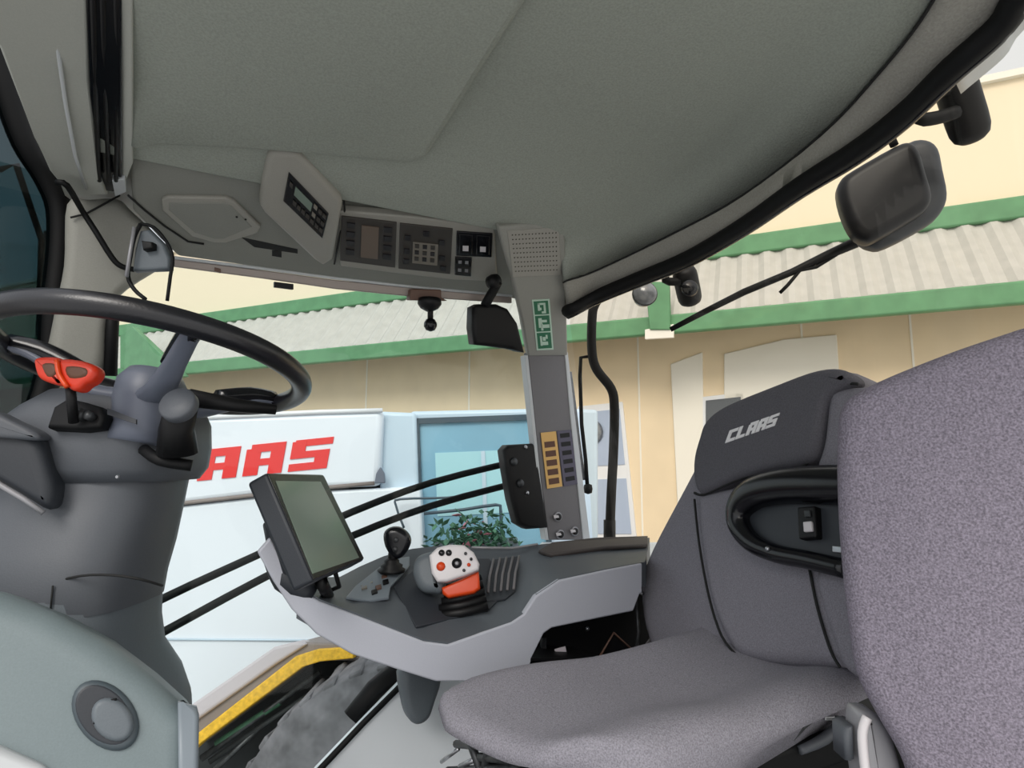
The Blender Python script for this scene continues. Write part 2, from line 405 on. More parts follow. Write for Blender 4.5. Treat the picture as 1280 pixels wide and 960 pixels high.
# stickers: emergency-exit style, fuse chart, sockets
st = obj('emergency_sticker', slab(RU, [(665, 375), (687, 374), (692, 437), (671, 438)], .0015, .0015), M['greenw'], None)
tag(st, 'small upright green and white emergency sticker on the centre pillar', 'sticker')
eq = [(667, 377), (685, 376), (690, 435), (673, 436)]
gp = [slab(RU, subquad(eq, 0, 0, 1, .28), .001, .0022), slab(RU, subquad(eq, 0, .31, 1, .64), .001, .0022), slab(RU, subquad(eq, 0, .67, 1, 1), .001, .0022)]
obj('pictogram_field', cat_vf(*gp), M['green'], st)
wp = []
for u0, v0, u1, v1 in ((.25, .04, .8, .08), (.25, .04, .4, .2), (.66, .06, .8, .22), (.3, .14, .5, .19), (.5, .22, .8, .26), (.2, .36, .45, .56), (.45, .40, .8, .45), (.5, .5, .95, .57), (.35, .48, .5, .62), (.2, .74, .34, .94), (.34, .86, .75, .93), (.4, .76, .6, .84), (.62, .72, .75, .8)):
    wp.append(slab(RU, subquad(eq, u0, v0, u1, v1), .001, .0029))
obj('pictogram', cat_vf(*wp), M['greenw'], st)
yl = obj('warning_decal', slab(RP, [(676, 541), (695, 539), (703, 608), (684, 611)], .0012, -.001), M['yellow'], None)
tag(yl, 'narrow yellow decal with a column of brown squares on the centre pillar', 'sticker')
yq = [(676, 541), (695, 539), (703, 608), (684, 611)]
for i in range(5):
    v0 = .17 + i * .165; obj('pictogram', slab(RP, subquad(yq, .16, v0, .84, v0 + .105), .001, -.0003), M['brown'], yl)
dk = obj('fuse_chart', slab(RP, [(696, 539), (714, 537), (722, 605), (705, 608)], .0012, -.001), M['lilac'], None)
tag(dk, 'narrow dark violet decal beside the yellow one on the centre pillar', 'sticker')
dq = [(696, 539), (714, 537), (722, 605), (705, 608)]
for i in range(6):
    v0 = .05 + i * .158; obj('printed_row', slab(RP, subquad(dq, .2, v0, .85, v0 + .08), .001, -.0003), M['black'], dk)
for i, (x, y, w) in enumerate(((697, 646, 'topmost'), (700, 668, 'lower left'), (718, 664, 'lower right'))):
    p = RP(x, y, -.003); s_ = thing('socket', p, 'small round black socket with a pale rim at the pillar foot, %s of three' % w, 'socket', 'sockets at the foot of the centre pillar')
    obj('rim', lathe([(.0, 0), (.0135, 0), (.0135, .003), (.0105, .004)], p, RP.n, 20), M['chrome'], s_, smooth=True)
    obj('cap', lathe([(.0, .003), (.0095, .003), (.0095, .0062), (.005, .0072)], p, RP.n, 20), M['black'], s_, smooth=True)
    obj('mark', slab(RP, [(x - 5, y - 2), (x + 1, y - 2), (x + 2, y + 1), (x - 4, y + 2)], .001, .0055), M['white'], s_)

# glass of the right side: a large pane ahead of the pillar, a curved pane behind
struct(obj('window_1', slab(Pl(V((0, YW + .02, 1)), V((0, -1, 0))), [(-40, 300), (200, 318), (420, 350), (660, 375), (680, 450), (690, 675), (700, 760), (560, 800), (505, 846), (448, 905), (385, 975), (330, 1100), (-40, 1100)], .005), M['glass']))
gt = [p + V((.012, .006, -.005)) for p in Et]; gb = [V((p.x * 1.0 + .10, p.y + .02, .55)) for p in Et]; gm = [a.lerp(b, .5) + V((.025, .008, 0)) for a, b in zip(gt, gb)]
struct(obj('window_2', thick_loft([gt, gm, gb], V((.004, .002, 0))), M['glassr'], smooth=True))
# top rail over the side window (roller blind bar)
RLP = Pl(V((0, YW - .03, 1)), V((0, -1, -.2)))
rb = thing('blind_bar', RLP(430, 352), 'long thin aluminium bar under the overhead console along the window top', 'rail')
obj('bar', slab(RLP, [(216, 323), (330, 338), (420, 350), (520, 360), (640, 371), (640, 379), (520, 371), (420, 361), (330, 348), (216, 333)], .015), M['rail'], rb, bevel=.002)
obj('lip', tube(on(RLP, [(218, 322), (330, 336), (420, 348), (520, 359), (640, 370)], .004), .0035, 8), M['pillaredge'], rb, smooth=True)
for a, b in ((343, 359), (268, 276)):
    obj('catch', slab(RLP, [(a, 352 if a > 300 else 334), (b + 8 if a > 300 else b, 355 if a > 300 else 336), (b + 8 if a > 300 else b, 362 if a > 300 else 341), (a, 359 if a > 300 else 339)], .02, .004), M['black' if a > 300 else 'brownframe'], rb, bevel=.001)
# lower wall
SL = Pl(V((0, YW - .02, 1)), V((0, -1, .1)))
struct(obj('wall_right', slab(SL, [(516, 842), (455, 905), (398, 965), (330, 1060), (330, 1700), (1100, 1700), (1100, 678), (686, 678), (600, 760)], .04), M['sill'], bevel=.004))
struct(obj('trim_7', tube(on(SL, [(520, 838), (454, 904), (392, 970), (330, 1050)], .006), .007, 8), M['rubber'], smooth=True))
struct(obj('trim_8', tube(on(Pl(V((0, YW, 1)), V((0, -1, 0))), [(510, 828), (468, 862), (440, 898)]), .024, 10), M['rubber'], smooth=True))
struct(obj('floor', prism([V((-.9, .0, 0)), V((1.27, .0, 0)), V((1.27, 1.55, 0)), V((-.9, 1.55, 0))], V((0, 0, -.06))), M['floorm']))
struct(obj('wall_rear', prism([V((1.22, .0, 0)), V((1.22, 1.5, 0)), V((1.22, 1.5, .62)), V((1.22, .0, .62))], V((.05, 0, 0))), M['column']))

# ================================================================== overhead console
oc = thing('overhead_console', CP(430, 300), 'long grey overhead console running above the right side window', 'overhead console')
top = [(160, 190), (200, 193), (260, 198), (330, 214), (420, 262), (470, 268), (540, 276), (628, 284), (668, 289)]
bot = [(672, 380), (640, 374), (628, 372), (520, 360), (420, 349), (330, 336), (222, 321), (200, 300), (166, 264)]
obj('panel', slab(CP, top + bot, .05), M['console'], oc, bevel=.008)
obj('seam', tube(on(CP, [(160, 244), (180, 262), (205, 282), (235, 302), (255, 305)], .002), .0022, 6), M['groove'], oc, smooth=True)
obj('slot', slab(CP, [(302, 297), (372, 312), (372, 317), (318, 309)], .003, .001), M['groove'], oc)
obj('slot', slab(CP, [(340, 313), (352, 314), (352, 322), (340, 320)], .003, .001), M['groove'], oc)
lp = obj('access_cover', pillow(on(CP, [(202, 250), (210, 247), (282, 248), (292, 252), (326, 284), (322, 292), (282, 304), (268, 304), (240, 296), (203, 264)], .008), CP.n, .01, .004, smooth=False, both=False), M['pod'], oc, smooth=True, label='flat trapezoid access cover')
obj('insert', pillow(on(CP, [(211, 254), (280, 254), (290, 258), (315, 284), (280, 299), (268, 299), (243, 291), (211, 263)], .0095), CP.n, .004, .002, smooth=False, both=False), M['console'], lp, smooth=True)
for x, y in ((296, 271), (307, 274)): obj('screw', lathe([(.0, 0), (.0022, 0), (.0022, .0015)], CP(x, y, .010), CP.n, 8), M['groove'], lp)
# radio pod
rp = thing('radio_pod', CP(375, 262), 'raised angular pale grey pod holding the black radio in the overhead console', 'radio pod')
pod = [(334, 196), (342, 191), (366, 192), (376, 196), (426, 250), (428, 258), (416, 326), (404, 333), (392, 326), (330, 268), (324, 258), (327, 230)]
obj('housing', pillow(on(CP, pod, .035), CP.n, .045, .012, smooth=False, both=False), M['pod'], rp, smooth=True)
obj('seam', tube(on(CP, [(368, 190), (380, 197), (430, 251), (431, 262), (418, 330)], .004), .002, 6), M['groove'], rp, smooth=True)
rq = [(361, 216), (411, 268), (403, 299), (354, 252)]
ra = thing('radio', CP(382, 258, .03), 'black car radio with small buttons set in the raised pod', 'radio')
obj('face', slab(CP, rq, .02, .038), M['gloss'], ra, bevel=.002)
obj('display', slab(CP, subquad(rq, .2, .2, .62, .5), .001, .039), M['screen'], ra)
for u in (.1, .7, .82, .92):
    for v in ((.3,) if u < .2 else (.22, .52, .78)):
        obj('button', slab(CP, subquad(rq, u - .04, v - .07, u + .04, v + .07), .002, .041), M['buttonl' if (u + v) % .3 < .1 else 'unit'], ra)
for u in (.25, .36, .47, .58): obj('button', slab(CP, subquad(rq, u - .04, .68, u + .04, .82), .002, .041), M['unit'], ra)
# climate and switch units
ub = thing('switch_surround', CP(520, 310), 'pale grey surround frame around the overhead control units', 'surround')
obj('frame', slab(CP, [(424, 264), (520, 272), (618, 284), (622, 352), (566, 350), (495, 342), (425, 333)], .02, .006), M['pod'], ub, bevel=.004)
def unit(q, label, cat='control unit', m='unit', name='control_unit'):
    c = CP((q[0][0] + q[2][0]) / 2, (q[0][1] + q[2][1]) / 2, .006)
    t = thing(name, c, label, cat); obj('faceplate', slab(CP, q, .012, .010), M[m], t, bevel=.0015); return t
q1 = [(427, 271), (496, 279), (494, 335), (425, 326)]
t = unit(q1, 'dark overhead control unit with an upright display between two button columns')
obj('display', slab(CP, subquad(q1, .37, .15, .68, .86), .002, .0125), M['lcd'], t)
for k in range(4):
    for u in (.1, .77): obj('button', slab(CP, subquad(q1, u, .13 + k * .2, u + .15, .24 + k * .2), .003, .013), M['button'], t)
q2 = [(500, 280), (566, 287), (563, 343), (498, 336)]
t = unit(q2, 'dark overhead control unit with clustered pale buttons in its middle')
for u, v in ((.5, .12), (.15, .25), (.8, .28), (.14, .55), (.14, .78), (.82, .62), (.85, .85)): obj('button', slab(CP, subquad(q2, u - .05, v, u + .06, v + .1), .003, .013), M['button'], t)
obj('button_field', slab(CP, subquad(q2, .26, .38, .74, .84), .002, .012), M['buttonl'], t)
for a in range(3):
    for b in range(3): obj('button', slab(CP, subquad(q2, .3 + a * .15, .42 + b * .14, .38 + a * .15, .50 + b * .14), .003, .014), M['button' if (a + b) % 2 else 'unit'], t)
q3 = [(571, 290), (616, 293), (615, 322), (570, 320)]
t = unit(q3, 'black twin rocker switch panel with two small white marks, overhead', 'switch', 'gloss', 'rocker_switch')
for u in (.08, .56):
    b = obj('rocker', slab(CP, subquad(q3, u, .1, u + .36, .9), .004, .013), M['gloss'], t, bevel=.001)
    obj('symbol', slab(CP, subquad(q3, u + .1, .56, u + .26, .78), .001, .0136), M['white'], b)
q4 = [(569, 322), (590, 323), (589, 346), (568, 344)]
t = unit(q4, 'small square black switch with four dots below the twin rockers', 'switch', 'gloss', 'round_switch')
for u, v in ((.3, .25), (.3, .7), (.7, .25), (.7, .7)): obj('dot', slab(CP, subquad(q4, u - .1, v - .08, u + .1, v + .08), .001, .0112), M['chrome'], t)
# ball mount hanging from the bar
p0 = RLP(537, 366)
t = thing('camera_mount', RLP(537, 400, .02), 'small black ball-joint holder hanging from the aluminium bar', 'holder')
obj('clamp', slab(RLP, [(514, 361), (552, 362), (552, 372), (560, 376), (512, 375)], .03, .02), M['brownframe'], t, bevel=.003)
obj('body', lathe([(.004, 0), (.028, 0), (.029, .012), (.022, .022), (.008, .03)], RLP(537, 374, .02), V((0, 0, -1)), 20), M['black'], t, smooth=True)
obj('stem', tube([RLP(538, 380, .02), RLP(538, 402, .02)], .007, 10), M['black'], t, smooth=True)
obj('ball', lathe([(.003, -.016), (.011, -.013), (.016, -.004), (.016, .004), (.011, .013), (.003, .016)], RLP(538, 406, .02), V((0, 0, 1)), 18), M['gloss'], t, smooth=True)
# interior mirror beside the pillar
t = thing('interior_mirror', RLP(622, 400, .05), 'black interior mirror hanging on a bracket left of the centre pillar', 'mirror')
obj('shell', pillow(on(RLP, [(592, 384), (600, 380), (622, 380), (636, 386), (648, 404), (657, 441), (640, 437), (612, 433), (594, 431), (591, 410)], .05), RLP.n, .05, .012, smooth=False), M['black'], t, smooth=True)
obj('bracket', tube(on(RLP, [(616, 349), (622, 354), (614, 368), (606, 382)], .045), .012, 10), M['rubber'], t, smooth=True)
obj('knuckle', lathe([(.002, -.015), (.017, -.012), (.019, 0), (.017, .012), (.002, .015)], RLP(617, 352, .045), V((.3, -1, 0)), 16), M['black'], t, smooth=True)
# strap and front mirror frame seen at the left
t = obj('grab_strap', tube([PC(72, 228, .03), PC(84, 232, .035)] + on(AP, [(102, 262), (120, 290), (140, 322), (152, 333), (168, 337)], .03), .0055, 8, k=3), M['rubber'], None, smooth=True)
tag(t, 'thin black cable hanging from the header down across the front pillar', 'cable')
BM = Pl(PD(190, 330, 1.02), -F)
t = thing('outside_mirror', BM(190, 335), 'small mirror in a thin looped black frame above the steering wheel', 'mirror')
obj('frame', tube(on(BM, [(176, 280), (192, 284), (208, 302), (216, 322), (213, 345), (209, 376)]), .003, 8, k=3), M['rubber'], t, smooth=True)
obj('frame', tube(on(BM, [(176, 280), (168, 296), (163, 320), (160, 345), (168, 362), (182, 374)]), .0035, 8, k=3), M['rubber'], t, smooth=True)
obj('edge_rod', tube(on(BM, [(168, 284), (162, 320), (158, 346)], .01), .003, 8), M['chrome'], t, smooth=True)
obj('shell', pillow(on(BM, [(174, 288), (186, 286), (204, 304), (212, 322), (210, 336), (165, 338), (168, 310)], -.004), BM.n, .02, .006, smooth=False), M['column2'], t, smooth=True)
obj('clip', pillow(on(BM, [(176, 300), (190, 302), (190, 310), (178, 312)], .01), BM.n, .02, .004, smooth=False), M['black'], t, smooth=True)
# ================================================================== steering wheel
o_ = EYE
C = o_ + V((-.0448, 1.0315, .1374)); n = V((.15625, .16663, 1)).normalized(); RW = .2037
e1 = n.cross(V((0, 1, 0))).normalized(); e2 = n.cross(e1)
def wp(a, r=RW, h=0): return C + e1 * math.cos(a) * r + e2 * math.sin(a) * r + n * h
def wang(px, py):
    q = Pl(C, n)(px, py) - C; return math.atan2(q.dot(e2), q.dot(e1))
sw = thing('steering_wheel', C - n * .06, 'black steering wheel with a thick glossy rim and grey spokes', 'steering wheel')
obj('rim', tube([wp(2 * PI * i / 96) for i in range(96)], .0155, 16, closed=True), M['wheelrim'], sw, smooth=True)
for a in (wang(243, 412), wang(352, 506), wang(-10, 430)):
    p = [wp(a, .03, -.055), wp(a, .07, -.052), wp(a, .12, -.03), wp(a, .165, -.008), wp(a, .2, 0)]
    sp = obj('spoke', tube(p, [.026, .021, .015, .013, .012], 12, k=4, squash=.55), M['hub'], sw, smooth=True)
    p2 = [wp(a, .1, -.022), wp(a, .15, -.002), wp(a, .195, .004)]
    obj('spoke_cover', tube(p2, .0145, 10, k=3), M['gloss'], sp, smooth=True)
obj('hub', lathe([(.01, .0), (.036, -.004), (.046, -.02), (.046, -.05), (.04, -.085), (.038, -.11)], C - n * .01, n, 32), M['hub'], sw, smooth=True)
# ================================================================== steering column
sc = thing('steering_column', PD(110, 960, .95), 'dark grey steering column rising to the steering wheel', 'steering column')
obj('shaft_cover', rings([(66, 224, 560, .95, .10), (40, 220, 590, .95, .10), (22, 212, 630, .94, .10), (8, 198, 680, .93, .11), (-4, 186, 720, .92, .11), (-12, 180, 752, .92, .11)], e=3), M['column'], sc, smooth=True, angle=60)
obj('lower_cover', rings([(-8, 180, 732, .92, .112), (-16, 176, 780, .92, .12), (-20, 178, 820, .92, .13), (-20, 196, 860, .92, .15), (-20, 206, 900, .92, .16), (-20, 210, 1000, .92, .16)], e=2.8), M['column2'], sc, smooth=True, angle=60)
ct = rings([(96, 222, 494, .95, .10), (66, 236, 512, .95, .115), (40, 244, 530, .95, .12), (38, 244, 560, .95, .122), (44, 240, 585, .95, .118), (60, 230, 600, .95, .105)], e=3)
obj('collar', ct, M['column'], sc, smooth=True, angle=60)
CFp = Pl(PD(130, 520, .826), -F - V((0, 0, -.25)))
obj('recess', pillow(on(CFp, [(58, 534), (66, 508), (84, 497), (106, 502), (126, 508), (130, 518), (124, 533), (100, 536)], .012), CFp.n, .02, .006, smooth=False, both=False), M['rubber'], sc, smooth=True)
for x, y, r in ((104, 520, .008), (116, 522, .006)): obj('recess_fitting', lathe([(.001, 0), (r, 0), (r, .012), (.002, .014)], CFp(x, y, .012), CFp.n, 12), M['darksteel'], sc, smooth=True)
obj('louvre', slab(CFp, [(134, 510), (170, 524), (170, 530), (134, 518)], .003, .012), M['binnacle'], sc)
obj('screw', lathe([(.001, 0), (.003, 0), (.002, .002)], PD(147, 596, .835), -F, 10), M['steel'], sc)
obj('seam', tube([PD(x, y, f) for x, y, f in [(30, 750, .87), (60, 731, .835), (100, 720, .815), (140, 719, .81), (175, 724, .815), (203, 732, .85)]], .0018, 6, k=3), M['groove'], sc, smooth=True)
obj('seam', tube([PD(x, y, .812) for x, y in [(66, 732), (63, 765)]], .0012, 6), M['groove'], sc, smooth=True)
# orange reversing lever
lv = obj('reversing_lever', tube([PD(92, 528, .80), PD(90, 505, .79), PD(88, 484, .78)], .006, 10), M['black'], sc, smooth=True, label='orange two-cup lever on a black stem')
LP = Pl(PD(80, 465, .77), -F + V((0, 0, .12)))
obj('finger_cup', pillow(on(LP, [(41, 448), (55, 445), (74, 448), (72, 466), (78, 480), (64, 479), (47, 472), (42, 460)], .008), LP.n, .02, .006, k=4), M['redorange'], lv, smooth=True)
obj('finger_cup', pillow(on(LP, [(70, 449), (95, 449), (116, 456), (119, 466), (112, 476), (104, 480), (96, 487), (84, 485), (74, 470)], .011), LP.n, .024, .007, k=4), M['redorange'], lv, smooth=True)
obj('rib', tube(on(LP, [(71, 450), (74, 468), (84, 484)], .012), .003, 8, k=3), M['orange'], lv, smooth=True)
obj('cup_hollow', pillow(on(LP, [(52, 455), (68, 455), (68, 468), (58, 470)], .0095), LP.n, .004, .0015, k=3, both=False), M['brown'], lv, smooth=True)
obj('cup_hollow', pillow(on(LP, [(82, 458), (106, 460), (106, 470), (86, 472)], .0125), LP.n, .004, .0015, k=3, both=False), M['brown'], lv, smooth=True)
# stalk knob
kp = PD(220, 503, .79); ka = (V((0, 0, .45)) - F).normalized()
kb = obj('stalk_knob', lathe([(.003, 0), (.021, 0), (.0235, -.003), (.0235, -.014), (.019, -.02)], kp, ka, 28), M['column'], sc, smooth=True, label='round black-rimmed knob facing the seat')
obj('knob_shaft', tube([kp - ka * .015, PD(221, 535, .83), PD(222, 566, .84)], [.02, .022, .026], 16), M['black'], kb, smooth=True)
obj('knob_collar', tube([PD(180, 562, .85), PD(200, 575, .835), PD(240, 582, .845)], .008, 10, k=3), M['rubber'], kb, smooth=True)
obj('stalk', tube([PD(236, 497, .86), PD(290, 506, .90), PD(345, 512, .93)], [.013, .011, .008], 10), M['black'], sc, smooth=True)
# instrument binnacle left
BP = Pl(PD(30, 600, .80), -F + R * .3)
bn = thing('instrument_binnacle', PD(20, 640, .85), 'dark plastic instrument housing at the left edge beside the column', 'instrument housing')
obj('body', pillow(on(BP, [(-120, 515), (-40, 520), (0, 532), (44, 543), (58, 580), (66, 612), (58, 638), (20, 616), (-60, 572), (-120, 545)], 0), BP.n, .08, .012, k=3), M['binnacle'], bn, smooth=True)
obj('edge_trim', tube(on(BP, [(-30, 588), (0, 606), (30, 624), (54, 641)], .002), .0035, 8), M['chrome'], bn, smooth=True)
obj('hood', pillow(on(BP, [(-120, 505), (-20, 512), (10, 524), (44, 540), (46, 550), (10, 548), (-120, 535)], .012), BP.n, .04, .006, k=3), M['column'], bn, smooth=True)
# ================================================================== front console (lower left)
DP = Pl(PD(120, 880, .72), -F + R * .5 + V((0, 0, .3)))
dc = thing('front_console', DP(100, 960, -.1), 'large pale grey-green curved dash panel with a round vent, lower left', 'dash panel')
obj('body', pillow(on(DP, [(-200, 700), (0, 738), (60, 762), (130, 800), (190, 846), (232, 884), (243, 900), (244, 960), (244, 1080), (-200, 1080)], 0), DP.n, .16, .03, smooth=False), M['dash'], dc, smooth=True)
obj('edge_strip', pillow(on(DP, [(222, 878), (246, 884), (249, 895), (246, 1080), (224, 1080)], .006), DP.n, .03, .006, smooth=False), M['toplight'], dc, smooth=True)
obj('lower_trim', pillow(on(DP, [(-60, 915), (0, 934), (50, 956), (90, 990), (90, 1060), (-60, 1060)], .012), DP.n, .03, .008, smooth=False), M['pillaredge'], dc, smooth=True, label='pale blue-grey lower edge')
def oval(cx, cy, a, b, ang, n_=28):
    return [(cx + math.cos(ang) * a * math.cos(t) - math.sin(ang) * b * math.sin(t), cy + math.sin(ang) * a * math.cos(t) + math.cos(ang) * b * math.sin(t)) for t in [2 * PI * i / n_ for i in range(n_)]]
rv = obj('round_vent', pillow(on(DP, oval(131, 895, 50, 36, .86), .007), DP.n, .012, .005, k=1, both=False), M['dashdark'], dc, smooth=True, label='dark round air vent')
obj('vent_well', pillow(on(DP, oval(130, 894, 43, 30, .86), .0075), DP.n, .004, .001, k=1, both=False), M['binnacle'], rv, smooth=True)
obj('vent_flap', pillow(on(DP, oval(140, 900, 30, 24, .86), .014), DP.n, .010, .005, k=1, both=False), M['column2'], rv, smooth=True)
obj('vent_slat', tube(on(DP, [(118, 905), (121, 890), (132, 878), (146, 874)], .011), .0014, 6, k=4), M['rubber'], rv, smooth=True)

# ================================================================== right armrest console
YC = 1.04
SHP = Pl(V((0, YC, 1)), V((0, -1, 0)))
ac = thing('armrest_console', SHP(640, 835, -.1), 'long pale grey armrest console sweeping back from the monitor to the seat', 'armrest console')
shell = [(322, 690), (338, 672), (352, 700), (372, 735), (400, 752), (440, 767), (530, 802), (560, 806), (640, 778), (655, 768), (670, 745), (700, 725), (760, 712), (803, 704), (803, 742), (800, 742), (792, 764), (690, 785), (680, 792), (664, 824), (730, 826), (760, 836), (640, 842), (600, 852), (545, 852), (500, 838), (440, 818), (396, 793), (365, 762), (342, 727)]
obj('shell', slab(SHP, shell, .014), M['shell'], ac, bevel=.005, seg=3)
near = [(372, 733), (400, 750), (440, 765), (485, 783), (530, 800), (560, 804), (600, 792), (640, 777), (655, 767), (670, 744), (700, 724), (760, 711), (806, 703)]
far = [(392, 722), (425, 721), (450, 708), (480, 695), (515, 686), (550, 682), (590, 684), (625, 686), (645, 685), (662, 682), (690, 679), (745, 674), (812, 672)]
na = [PY(x, y, YC + .004) for x, y in near]; fa = [PY(x, y, YC + .24) for x, y in far]
mid = [a.lerp(b, .5) + V((0, 0, -.006)) for a, b in zip(na, fa)]
obj('top_cover', thick_loft([[p + V((0, 0, .001)) for p in na], mid, fa], V((0, .0, -.05))), M['top'], ac, smooth=True, angle=50)
def TPy(px, py, up=0.0):
    """point on the console top, between its near and far rims"""
    def iy(l, x):
        for (a, b), (c, d) in zip(l, l[1:]):
            if a <= x <= c: return b + (d - b) * (x - a) / (c - a)
        return l[-1][1]
    yn = iy(near, px); yf = iy(far, px); t = (yn - py) / (yn - yf); return PY(px, py, YC + .24 * t * .95) + V((0, 0, up))
def tpoly(pix, h, up): return prism([TPy(x, y, up) for x, y in pix], V((0, -.35, 1)).normalized() * -h)
obj('armrest_pad', pillow([TPy(x, y, .006) for x, y in [(674, 690), (690, 680), (745, 674), (810, 672), (810, 684), (760, 687), (690, 696)]], V((0, -.5, .85)), .012, .005, smooth=False), M['pad'], ac, smooth=True)
obj('rear_trim', tube([TPy(590, 685, .001), TPy(640, 686, .001), TPy(672, 681, .001)], .003, 8), M['chrome'], ac, smooth=True)
# trough
obj('lever_well', tpoly([(492, 735), (520, 712), (560, 700), (612, 700), (640, 735), (610, 765), (560, 776), (520, 786)], .006, .004), M['binnacle'], ac, bevel=.002)
vt = obj('side_vent', tpoly([(606, 742), (618, 702), (648, 698), (644, 742), (632, 752), (606, 756)], .006, .006), M['binnacle'], ac, bevel=.002)
for k in range(5):
    x = 612 + k * 8; obj('slat', tube([TPy(x - 2, 748 - k, .012), TPy(x, 728 - k, .013), TPy(x + 5, 706 - k, .012)], .0028, 8), M['pillarlow'], vt, smooth=True)
jp = obj('joystick_panel', tpoly([(432, 752), (444, 738), (486, 704), (512, 700), (512, 712), (488, 738), (486, 752), (462, 756)], .006, .008), M['toplight'], ac, bevel=.002, label='pale panel around the small joystick')
for x, y, c in ((462, 735, 'pod'), (473, 742, 'brownframe'), (482, 735, 'black'), (468, 748, 'black'), (480, 728, 'brownframe'), (455, 742, 'buttonl')):
    obj('button', tpoly([(x - 4, y - 2), (x + 3, y - 4), (x + 4, y + 1), (x - 3, y + 3)], .004, .012), M[c], jp, bevel=.001)
obj('monitor_foot', tube([SHP(343, 690, -.04), SHP(360, 722, -.02), SHP(388, 742, -.02)], [.02, .026, .02], 12, k=3), M['binnacle'], ac, smooth=True)
# small black joystick
jb = TPy(489, 722, .01)
j = thing('joystick', jb, 'small black joystick on the pale panel of the armrest console', 'joystick')
obj('boot', lathe([(.001, 0), (.026, 0), (.027, .006), (.021, .009), (.022, .014), (.015, .018), (.015, .023), (.008, .028)], jb, V((0, 0, 1)), 22), M['black'], j, smooth=True)
JP = Pl(jb + V((0, 0, .05)), -F)
obj('stem', tube(on(JP, [(489, 712), (492, 690), (494, 678)]), [.010, .010, .012], 10), M['black'], j, smooth=True)
jg = obj('grip', pillow(on(JP, [(478, 668), (486, 660), (499, 660), (510, 669), (512, 680), (505, 694), (496, 700), (488, 696), (480, 684)], .014), JP.n, .03, .012, k=4), M['gloss'], j, smooth=True)
for x, y in ((495, 675), (494, 687)): obj('thumb_button', lathe([(.001, 0), (.0055, 0), (.005, .003)], JP(x, y, .014), JP.n, 14), M['darksteel'], jg, smooth=True)
# multifunction lever
mb = TPy(575, 762, .01)
m_ = thing('drive_lever', mb, 'chunky multifunction lever with white button face and orange collar on the console', 'control lever')
MP = Pl(PY(570, 725, YC + .07), -F + V((0, 0, .35)))
obj('gaiter', cat_vf(*[tube(on(MP, [(546 + k * 3, 770 - k * 9), (575, 766 - k * 9), (610 - k * 2, 757 - k * 9)], -.01), .009 - k * .0008, 10) for k in range(5)]), M['black'], m_, smooth=True)
gr = obj('grip', pillow(on(MP, [(518, 698), (530, 690), (545, 690), (552, 720), (552, 738), (540, 740), (524, 736), (515, 716)], .018), MP.n, .05, .016, k=4), M['column2'], m_, smooth=True, label='smooth grey grip on the left side')
obj('collar', pillow(on(MP, [(552, 734), (575, 724), (598, 714), (600, 735), (592, 741), (560, 747), (553, 742)], .014), MP.n, .04, .006, smooth=False), M['orange'], m_, smooth=True, label='bright orange collar below the button face')
FPn = Pl(MP.p, (-F + V((0, 0, .55)) - R * .05))
fpq = [(536, 694), (546, 684), (562, 680), (580, 681), (592, 690), (599, 704), (598, 712), (582, 719), (558, 727), (546, 727), (539, 716)]
fpl = obj('button_face', pillow(on(MP, fpq, .032), MP.n, .022, .006, smooth=False), M['white'], m_, smooth=True)
for x, y, r, c in ((551, 708, .0085, 'orange'), (571, 704, .0098, 'gloss'), (552, 691, .006, 'gloss'), (561, 691, .006, 'gloss'), (586, 706, .0035, 'orange'), (589, 699, .003, 'gloss'), (582, 692, .003, 'darksteel'), (580, 713, .003, 'darksteel')):
    obj('thumb_button', lathe([(.0005, 0), (r, 0), (r * .9, .003), (.001, .004)], MP(x, y, .0325), MP.n, 20), M[c], fpl, smooth=True, label={'orange': 'orange round button', 'gloss': 'black round button'}.get(c))
obj('thumb_button_mark', lathe([(.0005, 0), (.004, 0), (.003, .001)], MP(571, 704, .037), MP.n, 12), M['chrome'], fpl, smooth=True)

# ================================================================== monitor
A = PD(333, 590, .93); B = PD(405, 592, 1.12); Cc = PD(457, 699, 1.10); D = PD(392, 727, .915)
MN = plane3(A, B, D); A, B, Cc, D = on(MN, [(333, 590), (405, 592), (457, 699), (392, 727)])
mo = thing('monitor', MN(400, 728, -.03), 'tilted black touchscreen monitor at the front end of the armrest console', 'monitor')
obj('housing', prism([A, B, Cc, D], -MN.n * .036), M['binnacle'], mo, bevel=.006)
obj('bezel', slab(MN, [(335, 592), (404, 594), (455, 698), (392, 724)], .002, .0015), M['gloss'], mo, bevel=.0008)
obj('screen', slab(MN, [(345, 601), (401, 602), (449, 697), (391, 717)], .001, .0022), M['screen'], mo)
obj('bracket', tube([MN(398, 716, -.03), MN(402, 728, -.02), SHP(410, 745, -.05)], .010, 10), M['black'], mo, smooth=True)
obj('bracket', tube([MN(418, 712, -.01), SHP(424, 733, -.05), SHP(405, 742, -.05)], .004, 8), M['black'], mo, smooth=True)
obj('mount', pillow(on(MN, [(345, 645), (362, 640), (388, 722), (372, 716), (352, 680)], -.05), MN.n, .03, .01, smooth=False), M['binnacle'], mo, smooth=True)

